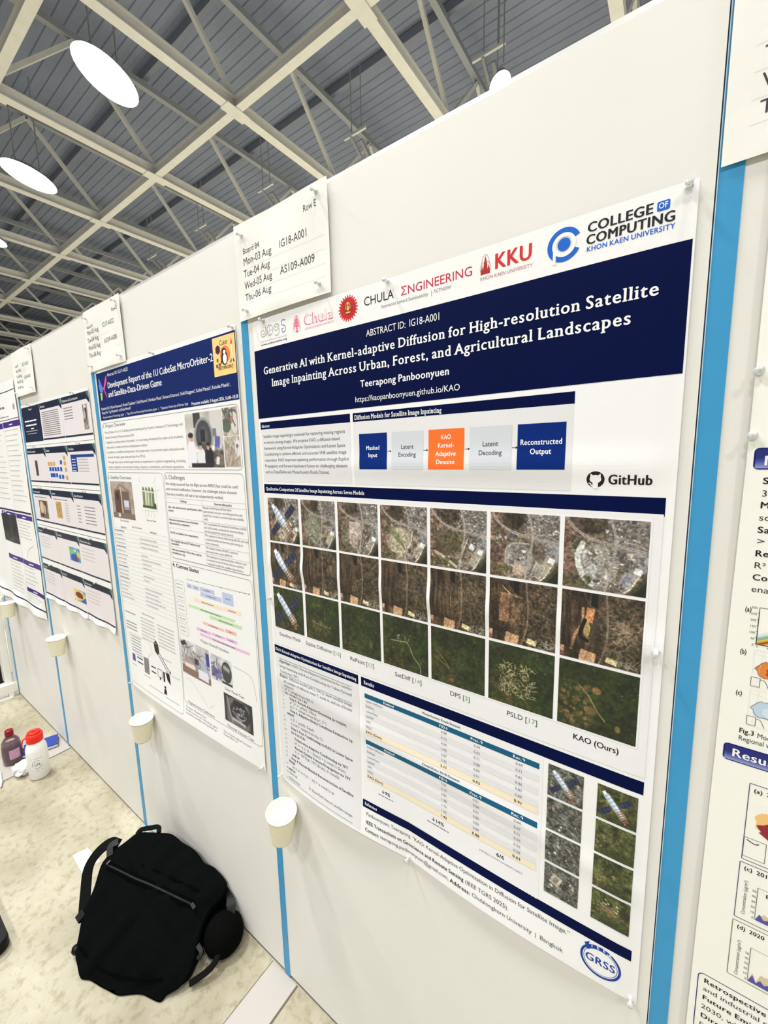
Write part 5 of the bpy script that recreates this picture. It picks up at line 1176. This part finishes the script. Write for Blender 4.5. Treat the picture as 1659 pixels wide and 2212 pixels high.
for ox, oz, nm, sk in ((-0.907, 2.124, 'the row sign reading Board 84', ()), (-1.822, 2.122, 'the row sign reading IG17-A022', ()), (-2.728, 2.118, 'the crumpled faint row sign', (0,))):
    for k, (u, v, w_) in enumerate(((28, 26, 'upper left'), (270, 18, 'upper right'), (31, 192, 'lower left'), (270, 190, 'lower right'))):
        if k not in sk: pin(ox + u / 1000, oz - v / 1000, 0.0065, 'clear push pin in the %s corner of %s' % (w_, nm))
pin(0.0525, 1.897 - 0.226, 0.0088, 'clear push pin on the rightmost poster’s left edge, upper of two')
pin(0.0525, 1.897 - 0.30, 0.0088, 'clear push pin on the rightmost poster’s left edge, lower of two')
for i, nm in enumerate(('top', 'second', 'third', 'fourth', 'bottom')):
    for u, w_ in ((168, 'left'), (722, 'right')):
        pin(-2.727 + u / 1000, 1.810 - (vr[i] - 6) / 1000, 0.0044, 'clear push pin above the %s row of slide printouts, %s one' % (nm, w_))
pin(-3.655 + 0.33, 2.0 - 1.262, 0.014, 'clear push pin at the lower edge of the purple barred poster')
pin(-3.655 + 0.42, 2.0 - 0.70, 0.007, 'clear push pin on the middle purple bar of the poster at the left edge')

# ------------------------------------------------------------------ paper cups on the board seams
CUP = mat((238, 232, 204), 0.55, 0.02, 60)
CUPIN = mat((250, 248, 232), 0.5)
def cup(x, z, r, h, lab, rx=0.0, ry=0.0):
    t = empty('paper_cup', (x, -(r * 1.03 + 0.0006) + h * math.sin(max(rx, 0)), z - h), lab, 'paper cup', 'paper cups fixed to the boards')
    t.rotation_euler = (rx, ry, 0)
    b = r * 0.70
    MB().lathe([(b * 0.9, 0.006), (b, 0.0), (b * 1.01, 0.003), (r * 0.985, h - 0.002)], 40).build('wall', CUP, t, smooth=True)
    MB().lathe([(r * 0.985, h - 0.002), (r * 1.01, h - 0.0035), (r * 1.03, h - 0.001), (r * 1.01, h + 0.0012), (r * 0.965, h)], 40).build('rim', WHITE, t, smooth=True)
    MB().lathe([(r * 0.965, h), (b * 0.94, 0.012), (0.0005, 0.011)], 40).build('lining', CUPIN, t, smooth=True)
    MB().box(-0.005, 0.005, r * 0.92, r * 1.03 + 0.001, h * 0.62, h * 0.8).build('fixing_tab', PALE, t)
    return t
c1_ = cup(-0.835, 0.645, 0.040, 0.092, 'nearest paper cup, on the blue seam just below the large poster', math.radians(3), math.radians(7))
cup(-1.628, 0.607, 0.0395, 0.088, 'paper cup below the poster with the yellow badge, second nearest', math.radians(0), math.radians(3))
cup(-2.502, 0.712, 0.040, 0.088, 'paper cup below the slide printouts, third nearest', 0, math.radians(1))
cup(-3.355, 0.725, 0.039, 0.088, 'farthest paper cup, under the purple barred poster at the left edge', 0, 0)
# loose pins lying at the bottom of the nearest cup
mb = MB(); r_ = random.Random(3)
for k in range(16):
    a, q = r_.uniform(0, 6.28), r_.uniform(0, 0.019)
    Mx = Matrix.Translation((q * math.cos(a), q * math.sin(a), r_.uniform(0.016, 0.03))) @ Matrix.Rotation(r_.uniform(0, 3), 4, 'X') @ Matrix.Rotation(r_.uniform(0, 3), 4, 'Z')
    mb.lathe([(0.0004, 0.006), (0.0042, 0.0058), (0.0022, 0.002), (0.0048, -0.003), (0.0004, -0.004)], 10, M=Mx)
o = mb.build('loose_pins', mat((240, 226, 150), 0.2, trans=0.4), None, smooth=True)
o.location = c1_.location; o.rotation_euler = c1_.rotation_euler
tag(o, 'yellowish loose pins lying in the nearest paper cup', 'pins', kind='stuff')

# ------------------------------------------------------------------ black bag on the floor
BAGF = mat((4, 6, 6), 0.85, 0.35, 260.0, bump=0.5, bscale=700, spec=0.05)
WEB = mat((4, 5, 5), 0.7, 0.2, 300.0, bump=0.3, bscale=900, spec=0.08)
ZIP = mat((13, 13, 14), 0.6, 0.2, 500.0)
PLAST = mat((6, 6, 7), 0.4)
bag = empty('shoulder_bag', (-1.30, -0.17, 0.0), 'black fabric bag lying on the floor against the board below the nearest cups', 'bag')
A_ = Vector((0.92050485, 0.39073113, 0.0)); B_ = Vector((-0.33838308, 0.79718059, 0.5)); N_ = Vector((0.19536556, -0.46025243, 0.8660254)); O_ = Vector((-1.42, -0.37, 0.0))
BL = Vector(bag.location)
def bp(a, b, c=0.0, clamp=True):
    q = O_ + A_ * a + B_ * b + N_ * c
    if clamp: q.z = max(q.z, 0.004); q.y = min(q.y, -0.007)
    return q - BL
OUT = [(-0.125, 0.3), (-0.095, 0.327), (-0.071, 0.355), (-0.043, 0.367), (0.024, 0.374), (0.077, 0.377), (0.133, 0.36), (0.19, 0.347), (0.244, 0.32), (0.295, 0.313), (0.338, 0.303), (0.359, 0.284), (0.36, 0.254), (0.343, 0.228), (0.332, 0.213), (0.325, 0.181), (0.329, 0.139), (0.339, 0.1), (0.338, 0.062), (0.323, 0.036), (0.295, 0.017), (0.284, 0.0), (0.249, 0.002), (0.216, 0.004), (0.181, -0.004), (0.147, -0.013), (0.093, -0.008), (0.034, 0.001), (0.001, -0.001), (-0.037, 0.023), (-0.062, 0.044), (-0.079, 0.073), (-0.098, 0.108), (-0.113, 0.145), (-0.119, 0.186), (-0.132, 0.228), (-0.141, 0.263)]
cen = np.array((0.115, 0.185)); OUTS = [tuple(q) for q in smooth_path(OUT + [OUT[0]], 3)[:-1]]
no = len(OUTS); V = []; F = []; wr = random.Random(8)
def wrinkle(a, b):
    return 0.006 * math.sin(a * 33 + b * 21) * math.sin(b * 27 - a * 9 + 1) + 0.004 * math.sin(a * 71 - b * 40 + 2) + 0.0025 * math.sin(b * 120 + a * 60)
ringS = [0.0, 0.15, 0.3, 0.45, 0.58, 0.70, 0.80, 0.88, 0.94, 0.98, 1.0]
def front_c(a, b, s): return 0.030 * (1 - s ** 3) + wrinkle(a, b) * min(1, (1.05 - s) * 4)
V.append(bp(cen[0], cen[1], front_c(cen[0], cen[1], 0)))
for s in ringS[1:]:
    for (a, b) in OUTS:
        q = cen + (np.array((a, b)) - cen) * s; V.append(bp(q[0], q[1], front_c(q[0], q[1], s)))
for s, c in ((0.99, -0.03), (0.96, -0.07), (0.92, -0.12), (0.86, -0.16), (0.6, -0.18), (0.3, -0.18)):
    for (a, b) in OUTS:
        q = cen + (np.array((a, b)) - cen) * s; V.append(bp(q[0], q[1], c))
V.append(bp(cen[0], cen[1], -0.18)); nr = len(ringS) - 1 + 6
for k in range(no): F.append((0, 1 + (k + 1) % no, 1 + k))
for r in range(nr - 1):
    for k in range(no):
        a0 = 1 + r * no + k; a1 = 1 + r * no + (k + 1) % no; F.append((a0, a1, a1 + no, a0 + no))
for k in range(no): F.append((1 + (nr - 1) * no + k, 1 + (nr - 1) * no + (k + 1) % no, len(V) - 1))
mesh_obj('body', V, F, BAGF, bag, smooth=True)
def band(name, pts, wd, m, th=0.003, c=None, nseg=6):
    """flat webbing along points (a, b, c) on the bag, standing on edge or lying as its width vector says"""
    P = smooth_path([p[:3] for p in pts], nseg); V = []; F = []
    for i, p in enumerate(P):
        d = P[min(i + 1, len(P) - 1)] - P[max(i - 1, 0)]
        wv = np.array(c) if c is not None else np.array((-d[1], d[0], 0)) / (math.hypot(d[0], d[1]) + 1e-9)
        tv = np.cross(d, wv); tv = tv / (np.linalg.norm(tv) + 1e-9)
        for sw, st in ((-1, -1), (1, -1), (1, 1), (-1, 1)):
            q = p + wv * wd / 2 * sw + tv * th / 2 * st; V.append(bp(*q))
    n = len(P)
    for i in range(n - 1):
        for k in range(4): F.append((4 * i + k, 4 * i + (k + 1) % 4, 4 * i + 4 + (k + 1) % 4, 4 * i + 4 + k))
    F += [(3, 2, 1, 0), (4 * n - 4, 4 * n - 3, 4 * n - 2, 4 * n - 1)]
    return mesh_obj(name, V, F, m, bag, smooth=False)
def fc(a, b):
    s = 0.0
    for (oa, ob) in OUTS[::4]: pass
    d = min(math.hypot(a - oa, b - ob) for oa, ob in OUTS)
    s = max(0.0, 1 - d / 0.19)
    return front_c(a, b, s)
zp = [(-0.101, 0.256), (-0.03, 0.247), (0.036, 0.238), (0.10, 0.232), (0.158, 0.225), (0.22, 0.217), (0.275, 0.210)]
z1 = band('zipper', [(a, b, fc(a, b) + 0.0035) for a, b in zp], 0.005, ZIP, 0.002)
band('zipper_flap', [(a, b - 0.0065, fc(a, b) + 0.001) for a, b in zp], 0.008, mat((3, 4, 4), 0.95, spec=0.03), 0.004)
band('zipper_flap', [(a, b + 0.0065, fc(a, b) + 0.001) for a, b in zp], 0.008, mat((3, 4, 4), 0.95, spec=0.03), 0.004)
mb = MB().tube([bp(-0.104, 0.257, fc(-0.1, 0.256) + 0.008), bp(-0.096, 0.268, fc(-0.1, 0.26) + 0.009)], 0.0035, 8); mb.build('zipper_pull', mat((120, 122, 124), 0.3, metal=0.8), bag)
band('zipper_pull', [(0.272, 0.212, fc(0.27, 0.21) + 0.007), (0.29, 0.203, fc(0.28, 0.2) + 0.008)], 0.010, mat((34, 33, 34), 0.6), 0.003)
band('seam_fold', [(a, b + 0.036, fc(a, b + 0.036) + 0.002) for a, b in zp[2:]], 0.006, mat((3, 4, 4), 0.95, spec=0.03), 0.004)
hd = band('handle', [(-0.064, 0.356, 0.0), (-0.058, 0.372, -0.002), (-0.027, 0.383, -0.004), (0.005, 0.390, -0.004), (0.021, 0.373, 0.0)], 0.014, WEB, 0.008)
band('shoulder_strap', [(-0.118, 0.318, -0.005), (-0.150, 0.318, 0.000), (-0.172, 0.298, 0.002), (-0.186, 0.268, 0.0), (-0.186, 0.235, -0.005), (-0.163, 0.196, -0.01), (-0.130, 0.150, -0.012), (-0.104, 0.117, -0.012)], 0.034, WEB, 0.005)
band('buckle', [(-0.120, 0.325, 0.004), (-0.138, 0.308, 0.006), (-0.122, 0.282, 0.004)], 0.022, PLAST, 0.008)
band('buckle', [(-0.126, 0.128, -0.004), (-0.100, 0.118, 0.002)], 0.024, PLAST, 0.010)
MB().lathe([(0.001, 0.012), (0.010, 0.010), (0.013, 0.0), (0.010, -0.010), (0.001, -0.012)], 14, c=bp(-0.070, 0.052, -0.004)).build('corner_tab', PLAST, bag, smooth=True)
band('shoulder_strap', [(0.335, 0.296, -0.02), (0.362, 0.272, -0.022), (0.388, 0.236, -0.022), (0.396, 0.205, -0.03), (0.372, 0.170, -0.03)], 0.026, mat((18, 19, 20), 0.4), 0.006)
lp = band('shoulder_strap', [(0.352, 0.165, -0.03), (0.388, 0.150, -0.028), (0.402, 0.122, -0.022), (0.396, 0.094, -0.018), (0.374, 0.070, -0.014), (0.348, 0.050, -0.01)], 0.015, WEB, 0.010)
band('buckle', [(0.336, 0.128, 0.0), (0.356, 0.116, 0.002), (0.352, 0.100, 0.0)], 0.012, PLAST, 0.010)
ms = []
for i in range(9):
    ph = math.pi * i / 8
    ms.append((max(0.001, 0.062 * math.sin(ph)), -0.058 * math.cos(ph)))
MB().lathe(ms, 24, c=bp(0.385, 0.168, -0.05)).build('side_pocket', mat((5, 6, 5), 0.9, 0.3, 300, bump=0.4, bscale=600, spec=0.05), bag, smooth=True)
band('bottom_seam', [(-0.055, 0.060, fc(-0.05, 0.06) + 0.003), (0.05, 0.032, fc(0.05, 0.03) + 0.003), (0.16, 0.028, fc(0.16, 0.03) + 0.003), (0.27, 0.045, fc(0.27, 0.045) + 0.003)], 0.005, mat((3, 4, 4), 0.95, spec=0.03), 0.003)

# ------------------------------------------------------------------ bottles and small things by the far boards
bt = empty('plastic_bottle', (-2.575, -0.165, 0.0), 'white plastic bottle with a red flip cap on the floor', 'bottle')
WB = mat((244, 244, 240), 0.35)
MB().lathe([(0.0005, 0.0), (0.038, 0.0), (0.043, 0.006), (0.043, 0.150), (0.041, 0.165), (0.034, 0.182), (0.030, 0.190), (0.030, 0.196), (0.0005, 0.196)], 40).build('body', WB, bt, smooth=True)
CAPM = mat((236, 46, 36), 0.35)
MB().lathe([(0.033, 0.193), (0.034, 0.196), (0.034, 0.226), (0.031, 0.234), (0.012, 0.237), (0.0005, 0.237)], 32, cap0=True).build('cap', CAPM, bt, smooth=True)
MB().lathe([(0.010, 0.236), (0.026, 0.236), (0.026, 0.243), (0.010, 0.243), (0.010, 0.236)], 24).build('spout_ring', CAPM, bt, smooth=True)
ang0 = math.atan2(-0.49, 2.56)
ld = Vector((math.cos(ang0 - 1.75), math.sin(ang0 - 1.75), 0))
MB().tube([Vector((0, 0, 0.222)) + ld * 0.030, Vector((0, 0, 0.212)) + ld * 0.046, Vector((0, 0, 0.185)) + ld * 0.052, Vector((0, 0, 0.160)) + ld * 0.048], 0.006, 8, 0.5).build('cap_strap', mat((206, 30, 28), 0.4), bt, smooth=True)
def wrap(name, V, F, r, z0, a0, m, parent):
    V = np.asarray(V); P = [(r * math.cos(a0 + x / r), r * math.sin(a0 + x / r), z0 + y) for x, y in V]
    return mesh_obj(name, P, F, m, parent)
V, F, wd = layout('LPI'); V = V[:, :2]; k_ = 0.012
wrap('printed_letters', (V - (wd / 2, 0.5)) * k_, F, 0.0433, 0.085, ang0 - 0.12, INK, bt)
rg, rf = Sheet.ring(0, 0, 0.021, 0.021, 0.0016, 60, 200, 24); wrap('printed_arc', rg, rf, 0.0433, 0.085, ang0 - 0.12, MID, bt)
rg, rf = Sheet.ring(0, 0, 0.021, 0.021, 0.0016, 240, 330, 24); wrap('printed_arc', rg, rf, 0.0433, 0.085, ang0 - 0.12, MID, bt)
rg, rf = Sheet.poly([(0.008, -0.012), (0.022, 0.004), (0.013, -0.003)]); wrap('printed_dart', rg, rf, 0.0433, 0.085, ang0 - 0.12, INK, bt)
for zz in (0.116, 0.052):
    g = Sheet.bars(-0.024, 0.0, 0.048, 0.0036, random.Random(int(zz * 1000)))
    for gv, gf in g: wrap('printed_line', gv * (1, -1), gf, 0.0433, zz, ang0 - 0.12, GREY, bt)

pb_ = empty('drink_bottle', (-2.815, -0.215, 0.0), 'clear bottle with purple drink and a dark red cap at the left edge', 'bottle')
MB().lathe([(0.0005, 0.001), (0.036, 0.001), (0.041, 0.006), (0.042, 0.05), (0.040, 0.10), (0.036, 0.125), (0.022, 0.145), (0.015, 0.150), (0.015, 0.156)], 32).build('body', mat((240, 214, 222), 0.04, trans=0.93), pb_, smooth=True)
MB().lathe([(0.0005, 0.004), (0.034, 0.004), (0.0385, 0.010), (0.0395, 0.05), (0.0375, 0.098), (0.0005, 0.098)], 32).build('drink', mat((70, 14, 56), 0.15), pb_, smooth=True)
MB().lathe([(0.017, 0.152), (0.018, 0.154), (0.018, 0.180), (0.016, 0.184), (0.0005, 0.184)], 24, cap0=True).build('cap', mat((132, 16, 34), 0.35), pb_, smooth=True)
rg, rf = Sheet.rect(-0.022, 0.0, 0.024, 0.052, 0.006); wrap('label', rg, rf, 0.0424, 0.036, ang0 + 0.25, mat((196, 150, 176), 0.4, 0.25, 160), pb_)

def crumple(name, loc, sx, sy, sz, seed, m, lab, cat, amp=0.3):
    r = random.Random(seed); nu, nv = 18, 10; V = []; F = []
    for j in range(nv + 1):
        ph = math.pi * j / nv
        for i in range(nu):
            th = 2 * math.pi * i / nu; f = 1 + r.uniform(-amp, amp) * math.sin(ph)
            V.append((sx * f * math.sin(ph) * math.cos(th), sy * f * math.sin(ph) * math.sin(th), max(0.0, sz * (1 - math.cos(ph) * (1 + r.uniform(-amp, amp) * 0.4)))))
    for j in range(nv):
        for i in range(nu):
            F.append((j * nu + i, j * nu + (i + 1) % nu, (j + 1) * nu + (i + 1) % nu, (j + 1) * nu + i))
    t = empty(name, loc, lab, cat)
    mesh_obj('film', V, F, m, t)
    return t
crumple('plastic_wrapper', (-2.665, -0.205, 0.0), 0.050, 0.042, 0.030, 5, mat((244, 244, 242), 0.25, trans=0.25), 'crumpled clear white wrapper lying between the two bottles', 'wrapper')
bk = empty('notebook', (-2.819, -0.095, 0.002), 'navy notebook lying on the grey floor plate beside the white bottle', 'book', rz=math.radians(-17))
MB().box(-0.052, 0.052, -0.075, 0.075, 0.0, 0.003).build('back_cover', mat((16, 22, 52), 0.5), bk)
MB().box(-0.051, 0.051, -0.074, 0.074, 0.003, 0.017).build('pages', mat((226, 226, 224), 0.6, 0.1, 200), bk)
MB().box(-0.052, 0.052, -0.075, 0.075, 0.017, 0.021).build('front_cover', mat((40, 62, 140), 0.45, 0.05, 60), bk)

def flat_sheet(name, pts, lab, cat, m, th=0.0006):
    c = np.mean(pts, 0); t = empty(name, (c[0], c[1], 0.0), lab, cat); n = len(pts)
    V = [(p[0] - c[0], p[1] - c[1], z) for z in (0.0002, 0.0002 + th) for p in pts]
    F = [tuple(range(n - 1, -1, -1)), tuple(range(n, 2 * n))] + [(i, (i + 1) % n, n + (i + 1) % n, n + i) for i in range(n)]
    mesh_obj('sheet', V, F, m, t)
flat_sheet('paper_scrap', [(-1.919, -0.234), (-1.905, -0.186), (-1.80, -0.18), (-1.80, -0.24)], 'small white paper square on the floor, left of the black bag', 'paper', mat((238, 238, 236), 0.5))
pn_ = empty('marker_pen', (-2.66, -0.30, 0.009), 'white pen tip on the floor at the left edge', 'pen', rz=math.radians(172))
RX = Matrix.Rotation(math.radians(90), 4, 'Y')
MB().lathe([(0.0005, 0.0), (0.009, 0.0), (0.009, 0.10), (0.0075, 0.104)], 16, M=RX).build('barrel', mat((240, 240, 240), 0.3), pn_, smooth=True)
MB().lathe([(0.0075, 0.0), (0.003, -0.030), (0.0005, -0.033)], 16, M=RX).build('tip', mat((232, 232, 232), 0.3), pn_, smooth=True)
cs = empty('black_case', (-1.80, -0.56, 0.0), 'rounded corner of a black case on the floor, cut off by the left edge', 'case')
r = 0.03
pts = []
for cx, cy, a in ((0.062, 0.062, 0), (-0.30, 0.062, 90), (-0.30, -0.20, 180), (0.062, -0.20, 270)):
    for k in range(7):
        t_ = math.radians(a + 15 * k); pts.append((cx + r * math.cos(t_), cy + r * math.sin(t_)))
n = len(pts); V = []
for s, z in ((0.96, 0.001), (1.0, 0.008), (1.0, 0.032), (0.96, 0.040)):
    V += [(p[0] * s, p[1] * s, z) for p in pts]
F = [tuple(range(n - 1, -1, -1)), tuple(3 * n + k for k in range(n))] + [(j * n + i, j * n + (i + 1) % n, (j + 1) * n + (i + 1) % n, (j + 1) * n + i) for j in range(3) for i in range(n)]
mesh_obj('body', V, F, mat((10, 12, 12), 0.6, 0.3, 80), cs)

ts = empty('tape_scrap', (-1.770, -0.016, 0.0), 'small pale cyan tape scrap by the top handle of the black bag', 'tape')
MB().box(-0.022, 0.040, -0.009, 0.010, 0.0005, 0.006).box(-0.026, -0.008, -0.004, 0.009, 0.006, 0.018).build('strip', mat((150, 214, 226), 0.4), ts, bevel=0.002)
